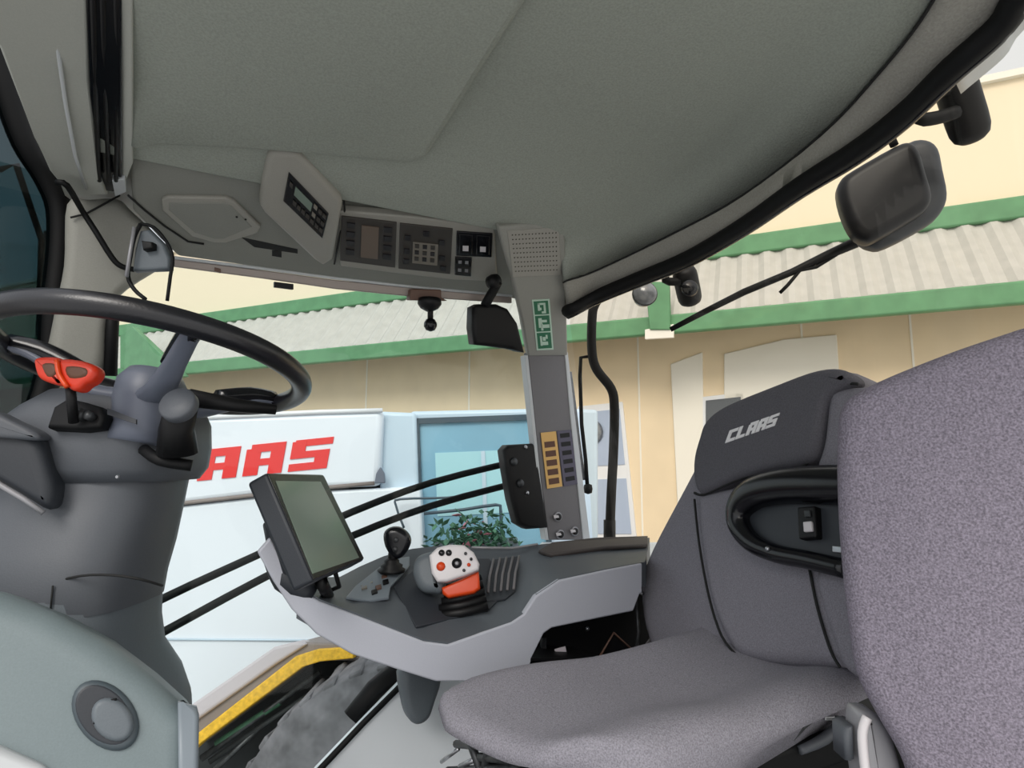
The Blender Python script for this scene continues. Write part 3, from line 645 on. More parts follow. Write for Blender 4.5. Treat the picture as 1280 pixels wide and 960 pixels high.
# ================================================================== storage recess beside the seat
SB = Pl(V((0, YC + .10, 1)), V((0, -1, 0)))
bx = thing('storage_tray', SB(750, 830, -.05), 'open black storage tray under the armrest console beside the seat', 'storage tray')
obj('back', slab(SB, [(655, 838), (668, 776), (700, 766), (860, 720), (870, 840)], .02), M['rubber'], bx)
obj('ledge', slab(SHP, [(664, 822), (740, 824), (800, 836), (800, 846), (660, 838)], .1, .0), M['black'], bx)
obj('post', slab(SB, [(678, 798), (683, 797), (683, 824), (678, 824)], .01, .03), M['darksteel'], bx)
obj('rod', tube(on(SB, [(795, 748), (798, 790), (793, 830)], .05), .004, 8), M['darksteel'], bx, smooth=True)
for x, y in ((734, 786), (802, 742)): obj('clip', lathe([(.001, 0), (.005, 0), (.003, .004)], SB(x, y, .05), SB.n, 10), M['steel'], bx, smooth=True)
t = obj('paper_tag', pillow(on(SB, [(694, 812), (707, 808), (710, 823), (697, 825)], .05), SB.n, .004, .001, smooth=False), M['label'], None, smooth=True)
tag(t, 'small white paper tag lying in the black storage tray', 'tag')
dv = thing('document_holder', SB(775, 828, .05), 'tilted dark booklet holder with a thin brown edge in the tray', 'document holder')
obj('cover', slab(SB, [(750, 822), (767, 792), (800, 824), (800, 836), (752, 830)], .012, .05), M['black'], dv, bevel=.001)
obj('edge', tube(on(SB, [(749, 822), (767, 791), (801, 822)], .053), .0025, 6), M['brownframe'], dv, smooth=True)
t = obj('belt_strap', slab(SB, [(800, 816), (818, 792), (828, 802), (808, 832)], .004, .07), M['pillarlow'], None)
tag(t, 'short grey webbing strap standing beside the backrest foot', 'strap')
t = obj('side_pocket', pillow(on(Pl(V((0, 1.30, 1)), V((0, -1, 0))), [(505, 838), (552, 846), (545, 880), (538, 900), (525, 908), (514, 902), (507, 880)], 0), V((0, -1, 0)), .05, .014, k=4), M['column2'], None, smooth=True)
tag(t, 'small grey-green rounded pocket hanging under the armrest console', 'pocket')
# ================================================================== driver seat
ds = thing('driver_seat', V((.62, .75, .3)), 'grey fabric driver seat with the maker name on its headrest', 'seat')
CT = Pl(V((0, 0, EYE.z - .375)), V((0, 0, 1)))
# cushion: outline seen from above, rounded, with bulging bolsters
cpx = [(541, 880), (548, 858), (575, 845), (620, 838), (700, 836), (780, 838), (850, 832), (920, 824), (1000, 824), (1056, 840), (1072, 868), (1040, 895), (990, 930), (935, 968), (860, 1030), (760, 1080), (690, 1050), (655, 975), (626, 930), (590, 908), (556, 902)]
def cush():
    P = [CT(x, y) for x, y in cpx]
    return P
CX0, CX1, CY0, CY1 = .318, 1.0, .565, .915
def cushion_vf():
    nx, ny = 36, 28; rows = []
    def prof(u, v):
        # u 0 front..1 rear, v 0 near..1 far
        x = CX0 + (CX1 - CX0) * u; y = CY0 + (CY1 - CY0) * v
        z = -.350
        b = math.exp(-((v - .06) / .16) ** 2) + math.exp(-((v - .94) / .16) ** 2)
        z += .026 * math.exp(-((v - .1) / .2) ** 2) + .010 * math.exp(-((v - .94) / .16) ** 2) + .03 * max(0, u - .45) / .55
        z += .012 * math.exp(-((u - .25) / .2) ** 2)
        return x, y, z
    top = []; N = 5; r = .026
    def edge(u, v):
        dx = min(u, 1 - u) * (CX1 - CX0); dy = min(v, 1 - v) * (CY1 - CY0); return dx, dy
    us = [0, .006, .02, .045, .08] + [.08 + .84 * i / 20 for i in range(1, 20)] + [.92, .955, .98, .994, 1]
    vs_ = [0, .008, .027, .06, .105] + [.105 + .79 * i / 16 for i in range(1, 16)] + [.895, .94, .973, .992, 1]
    vs = []
    for u in us:
        row = []
        for v in vs_:
            x, y, z = prof(u, v); dx, dy = edge(u, v)
            d = 1.0
            x += .10 * max(0, 1 - u) ** 2 * max(0, 1 - v) ** 1.3
            q = min(dx, dy)
            if q < r: z -= r - math.sqrt(max(0, r * r - (r - q) ** 2))
            # rounded plan corners
            cx = min(u, 1 - u); cy = min(v, 1 - v)
            if dx < .09 and dy < .09:
                k = (1 - dx / .09) * (1 - dy / .09); x += (.03 if u < .5 else -.03) * k; y += (.03 if v < .5 else -.03) * k
            row.append(V((x, y, EYE.z + z)))
        rows.append(row)
    v, f = loft(rows); k = len(v); n = len(vs_); m = len(us)
    # skirt
    per = [i for i in range(n)] + [a * n + n - 1 for a in range(1, m)] + [(m - 1) * n + i for i in range(n - 2, -1, -1)] + [a * n for a in range(m - 2, 0, -1)]
    c = V(((CX0 + CX1) / 2, (CY0 + CY1) / 2, 0)); zb = EYE.z - .402
    r1 = [V((v[i].x, v[i].y, max(zb + .03, min(v[i].z - .005, 9)))) for i in per]
    r1 = [V((p.x + .095 * max(0, 1 - (p.x - CX0) / .12), p.y + (.06 * max(0, 1 - (p.y - CY0) / .1)) * min(1, max(0, (p.x - .55) / .3)), zb + .018 + .05 * max(0, p.x - .55))) for p in r1]; r2 = [V((c.x + (p.x - c.x) * (.92 if p.x < c.x else .95), c.y + (p.y - c.y) * .94, zb)) for p in r1]
    L = len(per); b1 = len(v); v = v + r1 + r2
    for i in range(L):
        j = (i + 1) % L; f.append([per[i], per[j], b1 + j, b1 + i]); f.append([b1 + i, b1 + j, b1 + L + j, b1 + L + i])
    f.append([b1 + L + i for i in range(L)]); return v, f
obj('cushion', cushion_vf(), M['fabric'], ds, smooth=True)
# backrest on a plane leaning back, turned slightly to the door
b0 = V((.86, .75, EYE.z - .37)); b1_ = V((1.0, .75, EYE.z + .16))
BK = Pl(b0, (b1_ - b0).normalized().cross(V((.08, 1, 0)).normalized()))
if BK.n.dot(EYE - b0) < 0: BK.n = -BK.n
bo = [(872, 560), (876, 535), (892, 515), (915, 500), (965, 478), (1010, 462), (1045, 458), (1068, 466), (1085, 480), (1130, 500), (1130, 700), (1120, 850), (1060, 845), (960, 838), (830, 834), (808, 812), (796, 770), (795, 722), (808, 685), (834, 635), (858, 590)]
obj('backrest', pillow(on(BK, bo), BK.n, .11, .035, k=3), M['fabric2'], ds, smooth=True)
cpn = [(868, 622), (890, 612), (960, 600), (1060, 600), (1110, 640), (1100, 800), (1052, 832), (930, 824), (905, 800), (886, 755), (876, 700)]
obj('backrest_panel', pillow(on(BK, cpn, .022), BK.n, .05, .022, k=4), M['fabric2'], ds, smooth=True)
obj('backrest_bolster', pillow(on(BK, [(1014, 712), (1060, 705), (1120, 720), (1120, 850), (1058, 842), (1040, 812), (1024, 762)], .036), BK.n, .05, .02, k=4), M['fabric2'], ds, smooth=True)
hr = obj('headrest', pillow(on(BK, [(864, 600), (864, 570), (872, 545), (876, 530), (890, 514), (915, 500), (965, 480), (1008, 463), (1036, 458), (1054, 462), (1062, 472), (1050, 482), (1034, 492), (1026, 512), (1020, 550), (1013, 570), (995, 580), (950, 588), (910, 600), (880, 614), (870, 615)], .036), BK.n, .05, .016, k=3), M['fabricd'], ds, smooth=True)
obj('headrest_side', pillow(on(BK, [(1034, 490), (1046, 484), (1070, 482), (1100, 490), (1100, 592), (1040, 590), (1016, 584), (1026, 560), (1030, 520)], .024), BK.n, .05, .016, k=3), M['fabric2'], ds, smooth=True)
obj('seam', tube(on(BK, [(868, 616), (880, 618), (915, 603), (950, 591), (995, 585), (1014, 574), (1024, 550), (1028, 510), (1034, 490), (1052, 480), (1072, 480)], .022), .0028, 6, k=4), M['groove'], ds, smooth=True)
obj('logo', cat_vf(*lettering(Pl(BK.p + BK.n * .037, BK.n), (906, 554), (968, 532), (912, 538), .0008, .0015, .1)), M['thread'], hr, label='white embroidered maker name')
for sp_ in ([(868, 624), (874, 680), (886, 745), (902, 795), (924, 822)], [(1012, 712), (1022, 760), (1038, 812), (1050, 834)]):
    obj('seam', tube(on(BK, sp_, .0185 if sp_[0][0] < 900 else .026), .0024, 6, k=4), M['groove'], ds, smooth=True)
# folded armrest loop
ARM = Pl(BK.p + BK.n * .055, BK.n)
am = obj('armrest', tube(on(ARM, [(1075, 607), (1040, 606), (985, 607), (945, 616), (926, 634), (924, 656), (940, 678), (970, 692), (1010, 700), (1060, 712)]), [.031, .031, .03, .028, .022, .018, .015, .014, .014], 14, k=4), M['gloss'], ds, smooth=True, label='black folded-up armrest loop')
obj('web', slab(ARM, [(945, 620), (1075, 612), (1075, 712), (1010, 700), (965, 688), (936, 664), (932, 640)], .02, -.008), M['binnacle'], am, bevel=.003)
obj('buckle', slab(ARM, [(996, 634), (1018, 632), (1020, 672), (998, 674)], .02, .006), M['black'], am, bevel=.003)
obj('buckle_button', slab(ARM, [(1003, 652), (1014, 651), (1015, 664), (1004, 665)], .01, .010), M['white'], am, bevel=.002, label='white buckle tongue')
obj('buckle_button', slab(ARM, [(1004, 638), (1012, 637), (1013, 646), (1005, 647)], .01, .009), M['darksteel'], am, bevel=.002)
obj('screw', lathe([(.001, 0), (.005, 0), (.003, .004)], ARM(960, 686, .014), ARM.n, 12), M['steel'], am, smooth=True)
obj('latch', slab(ARM, [(1040, 682), (1060, 684), (1060, 692), (1040, 690)], .01, .012), M['steel'], am, bevel=.001)
# base and scissor mechanism
obj('seat_pan', prism([V((.43, .62, .60)), V((.90, .62, .60)), V((.90, .89, .60)), V((.43, .89, .60))], V((0, 0, .045))), M['rubber'], ds, bevel=.006)
obj('suspension', prism([V((.45, .64, 0)), V((.85, .64, 0)), V((.85, .88, 0)), V((.45, .88, 0))], V((0, 0, .60))), M['rubber'], ds, bevel=.02)
mech = obj('front_mechanism', prism([V((.425, .66, .54)), V((.45, .62, .54)), V((.45, .88, .54)), V((.425, .88, .54))], V((0, 0, .10))), M['black'], ds, bevel=.004)
for a, b, r, c in (((552, 952), (573, 936), .0035, 'steel'), ((575, 958), (592, 950), .004, 'steel'), ((570, 930), (636, 936), .006, 'darksteel'), ((600, 946), (648, 952), .006, 'darksteel'), ((560, 965), (650, 962), .008, 'darksteel'), ((636, 918), (650, 955), .006, 'darksteel'), ((585, 920), (600, 960), .007, 'darksteel'), ((612, 925), (606, 965), .007, 'darksteel'), ((624, 928), (630, 930), .005, 'steel')):
    obj('linkage', tube([PX(a[0], a[1], .415), PX(b[0], b[1], .415)], r, 8), M[c], mech, smooth=True)
# side controls right of the cushion
SD = Pl(V((0, .63, 1)), V((0, -1, 0)))
sm = obj('side_panel', slab(SD, [(700, 1000), (880, 940), (960, 900), (1010, 870), (1066, 850), (1160, 850), (1160, 1250), (700, 1250)], .03, -.02), M['rubber'], ds, smooth=True)
obj('lever', tube(on(SD, [(978, 938), (1004, 908), (1028, 882)], .01), [.0025, .004, .009], 10), M['darksteel'], ds, smooth=True, label='slim grey lever')
obj('handle', tube(on(SD, [(1000, 938), (1030, 924), (1056, 900)], .012), [.006, .008, .007], 10, k=3), M['column'], ds, smooth=True)
obj('catch', slab(SD, [(1032, 896), (1048, 896), (1048, 901), (1032, 901)], .006, .014), M['steel'], ds, bevel=.001)
# ================================================================== passenger seat
PS = Pl(PD(1150, 700, .62), -F - R * .52 + V((0, 0, -.05)))
pt = thing('passenger_seat', PS(1180, 960, -.05), 'large mauve-grey fabric backrest of the passenger seat filling the right edge', 'seat')
po = [(1049, 640), (1048, 560), (1052, 515), (1064, 496), (1100, 476), (1170, 447), (1240, 422), (1330, 395), (1480, 370), (1560, 500), (1560, 1000), (1400, 1150), (1200, 1120), (1148, 1010), (1126, 952), (1096, 900), (1072, 850), (1062, 790), (1054, 720)]
obj('backrest', pillow(on(PS, po), PS.n, .11, .022, k=4, bulge=.01), M['buddy'], pt, smooth=True)
PH = Pl(PD(1100, 930, .68), -F)
hg = obj('hinge_cover', pillow(on(PH, [(1078, 900), (1086, 893), (1104, 898), (1122, 930), (1134, 1000), (1088, 1000), (1080, 950)], 0), PH.n, .04, .01, k=3), M['chrome'], pt, smooth=True, label='light grey plastic hinge cover')
obj('hinge_edge', tube(on(PH, [(1084, 896), (1078, 915), (1080, 950), (1086, 1000)], .004), .005, 8, k=3), M['white'], hg, smooth=True)
obj('hinge_block', pillow(on(PH, [(1056, 912), (1068, 908), (1070, 950), (1058, 952)], -.01), PH.n, .03, .005, smooth=False), M['column'], pt, smooth=True)

# ================================================================== outside fittings on the cab
# twin wiper arms and motor cover on the side window
WO = Pl(V((0, 1.60, 1)), V((0, -1, 0)))
WQ = Pl(V((0, 1.475, 1)), V((0, -1, 0)))
t = thing('wiper_motor', WQ(660, 660), 'upright black wiper motor box beside the centre pillar with two rods', 'wiper motor')
obj('cover', pillow(on(WQ, [(630, 563), (636, 556), (672, 554), (678, 600), (686, 660), (660, 662), (648, 655), (640, 625), (634, 590)], .0), WQ.n, .05, .012, smooth=False), M['black'], t, smooth=True)
for x, y in ((657, 559), (659, 616)): obj('bolt', lathe([(.001, 0), (.006, 0), (.004, .004)], WQ(x, y, .0), WQ.n, 12), M['steel'], t, smooth=True)
for x, y in ((642, 577), (650, 604)): obj('pivot', lathe([(.001, 0), (.012, 0), (.009, .008)], WQ(x, y, .0), WQ.n, 14), M['darksteel'], t, smooth=True)
for pts in ([(150, 781), (200, 750), (330, 690), (440, 640), (540, 603), (644, 577)], [(150, 818), (195, 795), (330, 722), (440, 670), (540, 632), (644, 604)]):
    obj('wiper_arm', tube(on(WO, pts), .0095, 10, k=3), M['rubber'], t, smooth=True)
# grab rail behind the pillar
GO = Pl(PD(760, 520, 1.85), -F)
t = thing('grab_rail', GO(765, 668), 'tall bent black grab rail outside, right of the centre pillar', 'grab rail')
obj('tube', tube(on(GO, [(790, 350), (760, 362), (744, 380), (740, 400), (740, 440), (746, 462), (764, 486), (768, 510), (767, 560), (764, 620), (762, 672)]), .0145, 12, k=4), M['rubber'], t, smooth=True)
obj('foot', tube(on(GO, [(762, 650), (762, 672)]), .018, 12), M['black'], t, smooth=True)
t = thing('antenna_rod', GO(735, 615), 'thin dark rod with a bulb end hanging beside the grab rail', 'rod')
obj('rod', tube(on(GO, [(740, 445), (726, 447), (725, 470), (727, 530), (732, 575), (734, 605)], -.02), .006, 8), M['brown' if 0 else 'rubber'], t, smooth=True)
obj('bulb', lathe([(.002, -.016), (.012, -.012), (.014, 0), (.012, .012), (.002, .016)], GO(735, 611, -.02), U, 14), M['black'], t, smooth=True)
obj('cable', tube(on(GO, [(718, 370), (722, 350), (727, 340), (716, 382), (712, 388)], .1), .004, 6, k=3), M['rubber'], t, smooth=True)
t = obj('clear_hose', tube(on(GO, [(712, 465), (718, 510), (724, 560), (730, 600)], -.03), .007, 8, k=3), M['lens'], None, smooth=True)
tag(t, 'short grey hose hanging between the pillar and the thin dark rod', 'hose')
# work lamps
def lamp(name, label, f, body, face, brk, r, parent_px):
    P_ = Pl(PD(parent_px[0], parent_px[1], f), -F)
    t = thing(name, P_(*parent_px), label, 'lamp', 'work lamps outside the rear roof edge')
    a = P_(*body[0]); b = P_(*body[1], -.05)
    obj('housing', tube([a + (b - a) * q for q in (-.12, -.09, -.03, .08, .25, .5, .75, .92, 1.03, 1.09, 1.12)], [r * .25, r * .6, r * .85, r * .97, r, r, r, r * .97, r * .85, r * .6, r * .25], 24), M['black'], t, smooth=True)
    for q in brk: obj('bracket', tube(on(P_, q), r * .35, 8, k=3), M['rubber'], t, smooth=True)
    s0_ = P_(*brk[-1][0]); e_ = min(Et, key=lambda p: (p - s0_).length)
    obj('bracket', tube([s0_, e_], r * .3, 8), M['rubber'], t, smooth=True)
    if face: obj('lens', lathe([(.001, 0), (r * .7, 0), (r * .6, .006), (.002, .009)], P_(*face, r * .98), P_.n, 22), M['gloss'], t, smooth=True)
    return t
lamp('work_lamp', 'small round black work lamp just below the rear roof edge', 1.5, [(855, 338), (863, 376)], (862, 360), [[(835, 330), (832, 350), (850, 352)], [(848, 330), (856, 342)]], .031, (860, 358))
lamp('work_lamp', 'large curved black work lamp above the big square mirror', 1.0, [(1190, 92), (1214, 168)], None, [[(1142, 128), (1150, 148), (1172, 147), (1196, 140)], [(1158, 122), (1180, 112), (1200, 108)]], .033, (1205, 130))
P_ = Pl(PD(806, 367, 1.62), -F)
t = thing('indicator_lamp', P_(806, 367), 'small grey glass lamp between the pillar and the round work lamp', 'lamp')
obj('lens', lathe([(.001, .018), (.022, .016), (.031, .006), (.034, -.006), (.03, -.03)], P_(806, 367), -F - R * .1, 22), M['lens'], t, smooth=True)
obj('ring', tube([P_(806, 367) + (R * math.cos(a) + U * math.sin(a)) * .032 for a in [2 * PI * i / 24 for i in range(24)]], .003, 6, closed=True), M['darksteel'], t, smooth=True)
obj('bracket', tube(on(P_, [(790, 355), (800, 345), (815, 345)]), .006, 8), M['rubber'], t, smooth=True)
# large exterior mirror with arm
XM = Pl(PD(1110, 240, 1.15), -F - R * .35 + V((0, 0, .0)))
t = thing('wing_mirror', XM(1110, 300), 'large rounded square black mirror outside the rear window', 'mirror')
obj('back_shell', pillow(on(XM, [(1048, 238), (1052, 222), (1066, 210), (1122, 178), (1140, 174), (1152, 184), (1160, 212), (1168, 240), (1162, 256), (1148, 267), (1098, 296), (1082, 298), (1068, 290), (1056, 268)], .02), XM.n, .06, .02, k=3), M['mshell'], t, smooth=True)
obj('rear_shell', pillow(on(XM, [(1066, 232), (1080, 210), (1136, 174), (1160, 170), (1176, 180), (1182, 208), (1188, 238), (1182, 258), (1164, 276), (1112, 304), (1092, 306), (1072, 292)], -.025), XM.n, .06, .022, k=3), M['dashdark' if 0 else 'binnacle'], t, smooth=True, label='rear half of the shell, coloured lighter for the highlight on its side')  # bluish side highlight painted by giving this half a lighter material
obj('arm', tube(on(XM, [(1070, 303), (1036, 318), (990, 340), (930, 365), (880, 390), (838, 412)], -.12), [.012, .010, .008, .008, .007, .006], 10), M['rubber'], t, smooth=True)
obj('arm', tube(on(XM, [(1046, 318), (1020, 334), (1000, 338), (985, 356), (975, 366)], -.12), .004, 8), M['rubber'], t, smooth=True)
obj('neck', tube(on(XM, [(1112, 168), (1118, 182)], .0), .008, 10), M['rubber'], t, smooth=True)
# ================================================================== outside world
GZ = -1.35                                                             # yard level (cab floor is 0)
struct(obj('ground', prism([V((-30, 1.9, GZ)), V((30, 1.9, GZ)), V((30, 30, GZ)), V((-30, 30, GZ))], V((0, 0, -.1))), M['asphalt']))
# building facade: recedes to the left
fu = (R * .907 - F * .42).normalized(); fn = (-F * .907 - R * .42).normalized()
FB = Pl(EYE + F * 8, fn)
def fx(px, py=573, off=0): return (FB(px, py, off) - FB.p).dot(fu)
def fpt(s, z, off=0): return FB.p + fu * s + fn * off + V((0, 0, z - FB.p.z))
zt = FB(640, 345).z
bl = thing('building', fpt(0, GZ, -1.5), 'long beige farm building with a paler upper storey above the canopy', 'building')
s0, s1 = fx(-60), fx(1500)
zup = FB(640, 350).z; ztop = FB(1240, 104).z
obj('wall', prism([fpt(s0, GZ), fpt(s1, GZ), fpt(s1, zup), fpt(s0, zup)], -fn * 3), M['wall'], bl)
obj('upper_wall', prism([fpt(s0, zup), fpt(s1, zup), fpt(s1, ztop), fpt(s0, ztop)], -fn * 3), M['wallu'], bl)
for px in (455, 585, 700, 800, 1010, 1150):
    s = fx(px); obj('panel_joint', prism([fpt(s, GZ, .008), fpt(s + .02, GZ, .008), fpt(s + .02, 3, .008), fpt(s, 3, .008)], -fn * .02), M['wallp'], bl)
# lean-to canopy: lower green gutter, corrugated sheet, upper green beam
lo = FB(660, 424, .75); hi = FB(500, 372, .12)
def zat(px, py, off): return FB(px, py, off).z
zl0, zl1 = zat(660, 432, .75), zat(660, 411, .75)
zh0, zh1 = zat(640, 356, .1), zat(640, 336, .1)
cn = thing('canopy', fpt(0, zl0, .7), 'lean-to canopy of pale corrugated sheet between two green beams on the building', 'canopy')
obj('gutter', prism([fpt(s0, zl0, .78), fpt(s1, zl0, .78), fpt(s1, zl1, .78), fpt(s0, zl1, .78)], -fn * .10), M['beam'], cn, bevel=.02)
obj('upper_beam', prism([fpt(s0, zh0, .12), fpt(s1, zh0, .12), fpt(s1, zh1, .12), fpt(s0, zh1, .12)], -fn * .14), M['beam'], cn, bevel=.02)
ra_, rb_ = [], []
N = 360
for i in range(N + 1):
    s = s0 + (s1 - s0) * i / N; d = .028 if i % 4 in (1, 2) else -.028
    w = V((0, 0, d))
    ra_.append(fpt(s, zl1 - .02, .72) + w); rb_.append(fpt(s, zh0 + .02, .06) + w)
obj('corrugated_sheet', thick_loft([ra_, rb_], V((0, 0, .01))), M['sheet'], cn)
# green diagonal brace / downpipe near x=820
t = thing('downpipe', fpt(fx(822), zl0, .6), 'short green bracket under the canopy gutter beside the round work lamp', 'bracket')
obj('bracket', slab(FB, [(806, 352), (836, 352), (838, 412), (812, 412)], .08, .86), M['beam'], t, bevel=.01)
obj('fascia', slab(FB, [(806, 412), (842, 405), (842, 422), (806, 424)], .04, .84), M['wallp'], t, bevel=.005)
# sloped end of gable at left seen through the wheel
t = obj('gable_brace', slab(FB, [(150, 420), (165, 408), (230, 470), (205, 476), (150, 460)], .1, .9), M['beam'], None, bevel=.01)
tag(t, 'green sloping canopy brace seen through the steering wheel', 'brace')
# building windows, and pale panels standing in for glass reflections
def bwin(q, label, blinds=True, name='building_window', off=.03):
    t = thing(name, FB(q[3][0], q[3][1], off), label, 'window')
    obj('frame', slab(FB, q, .06, off), M['frame'], t, bevel=.01)
    if blinds:
        n_ = 2
        for k in range(n_):
            obj('pane', slab(FB, subquad(q, .08, .05 + k * .5, .92, .45 + k * .5), .02, off + .01), M['blind'], t)
    else: obj('pane', slab(FB, subquad(q, .08, .08, .92, .92), .02, off + .01), M['column'], t)
    return t
t = bwin([(722, 508), (778, 502), (796, 676), (722, 676)], 'white framed building window with grey-blue blinds right of the centre pillar')
obj('vent_disc', lathe([(.005, 0), (.16, 0), (.13, .03), (.02, .04)], FB(738, 540, .06), fn, 20), M['lens'], t, smooth=True)
bwin([(878, 496), (930, 490), (930, 560), (878, 560)], 'dark building window just above the driver headrest', False)
t = obj('reflection_panel', slab(FB, [(838, 455), (878, 440), (880, 560), (880, 700), (850, 700)], .04, .03), M['wallp'], None, bevel=.01)  # pale reflections in the rear glass, added as a panel on the wall
tag(t, 'tall pale panel imitating a glass reflection, left of the headrest', 'panel')
t = obj('reflection_panel', slab(FB, [(905, 442), (980, 424), (1046, 418), (1050, 480), (905, 505)], .04, .03), M['wallp'], None, bevel=.01)  # no real wall part: a window reflection built as a pale panel
tag(t, 'wide pale panel imitating a glass reflection, above the driver headrest', 'panel')
# upper storey band
t = obj('roof_edge', prism([fpt(s0, ztop, .06), fpt(s1, ztop, .06), fpt(s1, ztop + .07, .06), fpt(s0, ztop + .07, .06)], -fn * 3.2), M['wallp'], None)
tag(t, 'pale roof edge along the top of the beige building', 'roof')

# white farm machine
MF = Pl(PD(400, 600, 3.1), -F + R * .02)
fm = thing('farm_machine', MF(300, 830, -.5), 'large white farm machine with red maker lettering parked outside', 'farm machine')
obj('upper_body', slab(MF, [(60, 536), (250, 521), (478, 513), (474, 608), (380, 612), (200, 634), (60, 640)], 1.0), M['machine'], fm, bevel=.03)
obj('lower_body', slab(MF, [(60, 642), (200, 636), (380, 615), (525, 608), (530, 700), (530, 860), (60, 900)], 1.0, -.01), M['machine'], fm, bevel=.015)
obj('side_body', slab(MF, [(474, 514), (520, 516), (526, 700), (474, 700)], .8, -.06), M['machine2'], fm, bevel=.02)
obj('ledge', tube(on(MF, [(100, 634), (200, 632), (300, 621), (380, 612), (468, 604)], .0), .010, 8), M['fender'], fm, smooth=True)
obj('top_edge', tube(on(MF, [(60, 537), (250, 522), (400, 515), (478, 513)], .0), .012, 8), M['frame'], fm, smooth=True)
obj('latch', slab(MF, [(470, 592), (475, 584), (480, 592), (481, 604), (468, 604)], .03, .02), M['hub'], fm, bevel=.004)
obj('lettering', cat_vf(*lettering(MF, (132, 613), (408, 585), (139, 574), .004, .006, .17)), M['red'], fm, label='red maker lettering')
obj('lower_seam', tube(on(MF, [(195, 799), (330, 800), (420, 801)], -.004), .005, 6), M['machine2'], fm, smooth=True)
# dark framed cab window beside it
mw = thing('machine_cab', MF(600, 700, -.3), 'white cabin with a large dark framed blue window beside the red lettering', 'cabin')
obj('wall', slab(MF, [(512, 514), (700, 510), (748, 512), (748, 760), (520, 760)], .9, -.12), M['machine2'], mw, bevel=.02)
wq = [(515, 523), (684, 517), (690, 690), (522, 700)]
wf = []
for a in ((0, 0, 1, .04), (0, 0, .05, 1), (.96, 0, 1, 1), (0, .97, 1, 1)): wf.append(slab(MF, subquad(wq, *a), .05, -.08))
wfo = obj('window_frame', cat_vf(*wf), M['cabframe'], mw)
obj('window_pane', slab(MF, subquad(wq, .04, .03, .97, .98), .01, -.1), M['cabglass'], mw)
obj('interior_panel', slab(MF, subquad(wq, .16, .25, .80, .70), .01, -.095), mat('cab_light_panel', (168, 212, 220), .4), mw)
obj('mullion', slab(MF, subquad(wq, .50, .25, .53, .85), .01, -.088), M['machine2'], mw)
obj('hand_rail', tube(on(MF, [(505, 660), (495, 632), (500, 624), (560, 622), (600, 616)], .05), .006, 8, k=3), M['cabframe'], mw, smooth=True)
obj('hand_rail', tube(on(MF, [(530, 642), (580, 637), (620, 631), (626, 640), (627, 690)], .05), .008, 8, k=2), M['cabframe'], mw, smooth=True)
# flowers in front of the window
fb = thing('flower_box', MF(590, 700, .2), 'box of leafy green flowers below the blue cabin window', 'flowers')
rnd = random.Random(7); lv_, pe_ = [], []
for k in range(520):
    x = rnd.gauss(598, 28); y = 690 - abs(rnd.gauss(0, 22)); 
    if x < 530 or x > 652 or y < 638: continue
    c = MF(x, y, .2 + rnd.uniform(-.15, .15)); a = V((rnd.uniform(-1, 1), rnd.uniform(-1, 1), rnd.uniform(-1, 1))).normalized(); b = a.cross(V((.3, .5, .8))).normalized(); s = rnd.uniform(.012, .03)
    q = [c - a * s, c - b * s * .5, c + a * s, c + b * s * .5]
    (pe_ if rnd.random() < .12 and 560 < x < 610 else lv_).append(prism(q, a.cross(b) * .002))
o = obj('leaves', cat_vf(*lv_), M['leaf'], fb); o = obj('petals', cat_vf(*pe_), M['petal'], fb)
obj('box', slab(MF, [(535, 688), (650, 684), (648, 730), (540, 734)], .35, .35), M['column'], fb, bevel=.01)
# mudguard with yellow strip, tyre, dark frame
MG = Pl(PD(340, 880, 2.3), -F + V((0, 0, .2)))
mg = thing('mudguard', MG(340, 900, -.2), 'grey angular mudguard edged with a dotted yellow strip, outside low left', 'mudguard')
obj('guard', slab(MG, [(215, 912), (242, 884), (342, 812), (372, 803), (470, 804), (470, 826), (398, 826), (374, 834), (250, 924), (215, 950)], .5), M['fender'], mg, bevel=.008)
obj('upper_edge', slab(MG, [(215, 905), (240, 880), (342, 809), (370, 802), (384, 805), (345, 830), (246, 900), (215, 930)], .1, .02), M['fender_highlight'], mg, bevel=.01)  # pinkish highlight along the guard top is put into this paler colour
obj('yellow_strip', slab(MG, [(215, 948), (250, 914), (370, 820), (395, 812), (440, 809), (442, 823), (400, 827), (378, 834), (252, 928), (215, 962)], .05, .04), M['strip'], mg, bevel=.004, label='dotted yellow edge strip')
ub_ = thing('undercarriage', MG(360, 960, -.3), 'dark metal frame and hoses under the yellow edged mudguard', 'frame')
obj('frame', slab(MG, [(200, 960), (250, 924), (376, 834), (440, 822), (560, 822), (560, 1150), (200, 1150)], .1, -.25), M['under'], ub_)
for a, b, r, c in (((252, 948), (400, 840), .012, 'darksteel'), ((262, 952), (420, 846), .01, 'under'), ((270, 930), (350, 878), .012, 'leaf'), ((400, 850), (470, 850), .014, 'black'), ((255, 975), (330, 905), .01, 'darksteel')):
    obj('bar', tube([MG(a[0], a[1], -.05), MG(b[0], b[1], -.05)], r, 8), M[c], ub_, smooth=True)
obj('fitting', tube([MG(424, 843, 0), MG(440, 838, 0), MG(448, 828, 0)], .012, 8), M['steel'], ub_, smooth=True)
obj('fitting', lathe([(.002, 0), (.03, 0), (.03, .03), (.01, .03)], MG(443, 842, 0), MG.n, 14), M['rubber'], ub_, smooth=True)
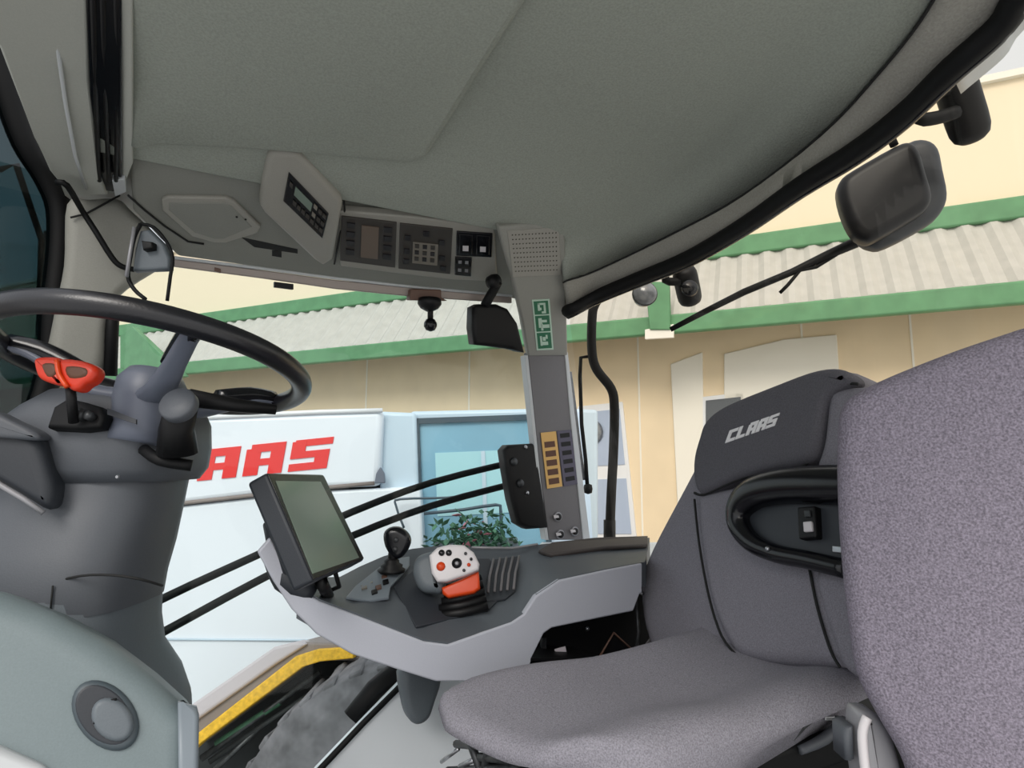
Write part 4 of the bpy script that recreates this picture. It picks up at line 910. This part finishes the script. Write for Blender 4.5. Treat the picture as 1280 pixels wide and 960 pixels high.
# tyre: axle across the machine, tread seen from above-front
tc = PD(560, 1085, 2.25); tax = (F * .93 + R * .22).normalized()
ty = thing('tractor_tyre', tc - V((0, 0, .75)), 'large dusty grey tractor tyre with chunky lugs, below the side window', 'tyre')
RT = (MG(405, 862) - tc).length * 1.02
obj('carcass', lathe([(RT * .55, -.22), (RT * .85, -.27), (RT * .97, -.24), (RT, -.16), (RT * 1.01, 0), (RT, .16), (RT * .97, .24), (RT * .85, .27), (RT * .55, .22)], tc, tax, 72), M['tyre'], ty, smooth=True)
ua = tax.cross(U).normalized(); wa = tax.cross(ua).normalized()
for i in range(44):
    for sd in (-1, 1):
        a = 2 * PI * (i + (.5 if sd > 0 else 0)) / 44
        rd = ua * math.cos(a) + wa * math.sin(a); tg = ua * -math.sin(a) + wa * math.cos(a)
        p = tc + rd * (RT * 1.0)
        q = [p + tax * sd * .02 - tg * .02, p + tax * sd * .02 + tg * .022, p + tax * sd * .23 + tg * .082 - rd * .03, p + tax * sd * .23 + tg * .03 - rd * .03]
        if p.z > tc.z + .1 and (p - EYE).dot(R) < -.05: obj('lug', prism(q, rd * .022), M['tyre'], ty, bevel=.006, seg=1)

# ================================================================== light
w = bpy.data.worlds.new('overcast'); S.world = w; w.use_nodes = True; nt = w.node_tree; bg = nt.nodes['Background']
sky = nt.nodes.new('ShaderNodeTexSky'); sky.sky_type = 'NISHITA'; sky.sun_disc = False; sky.sun_elevation = math.radians(48); sky.air_density = 1.0; sky.dust_density = 4; sky.sun_rotation = math.radians(200)
mx = nt.nodes.new('ShaderNodeMixRGB'); mx.inputs[0].default_value = .72; mx.inputs[2].default_value = (1, 1, 1, 1)
sc_ = nt.nodes.new('ShaderNodeMixRGB'); sc_.blend_type = 'MULTIPLY'; sc_.inputs[0].default_value = 1; sc_.inputs[2].default_value = (.16, .16, .16, 1)
nt.links.new(sky.outputs[0], sc_.inputs[1]); nt.links.new(sc_.outputs[0], mx.inputs[1]); nt.links.new(mx.outputs[0], bg.inputs[0])
bg.inputs[1].default_value = 1.15
sl = bpy.data.lights.new('sun', 'SUN'); sl.energy = 1.6; sl.angle = math.radians(25); sl.color = (1, .96, .9); so = bpy.data.objects.new('sun', sl); COL.objects.link(so)
d = (F * .8 + R * .25 - U * .62).normalized(); so.rotation_euler = d.to_track_quat('-Z', 'Y').to_euler(); so.location = (0, -3, 6)
vs = S.view_settings; vs.view_transform = 'Standard'; vs.look = 'None'; vs.exposure = 0.0; vs.gamma = 1; vs.use_curve_mapping = False
bpy.context.view_layer.update()
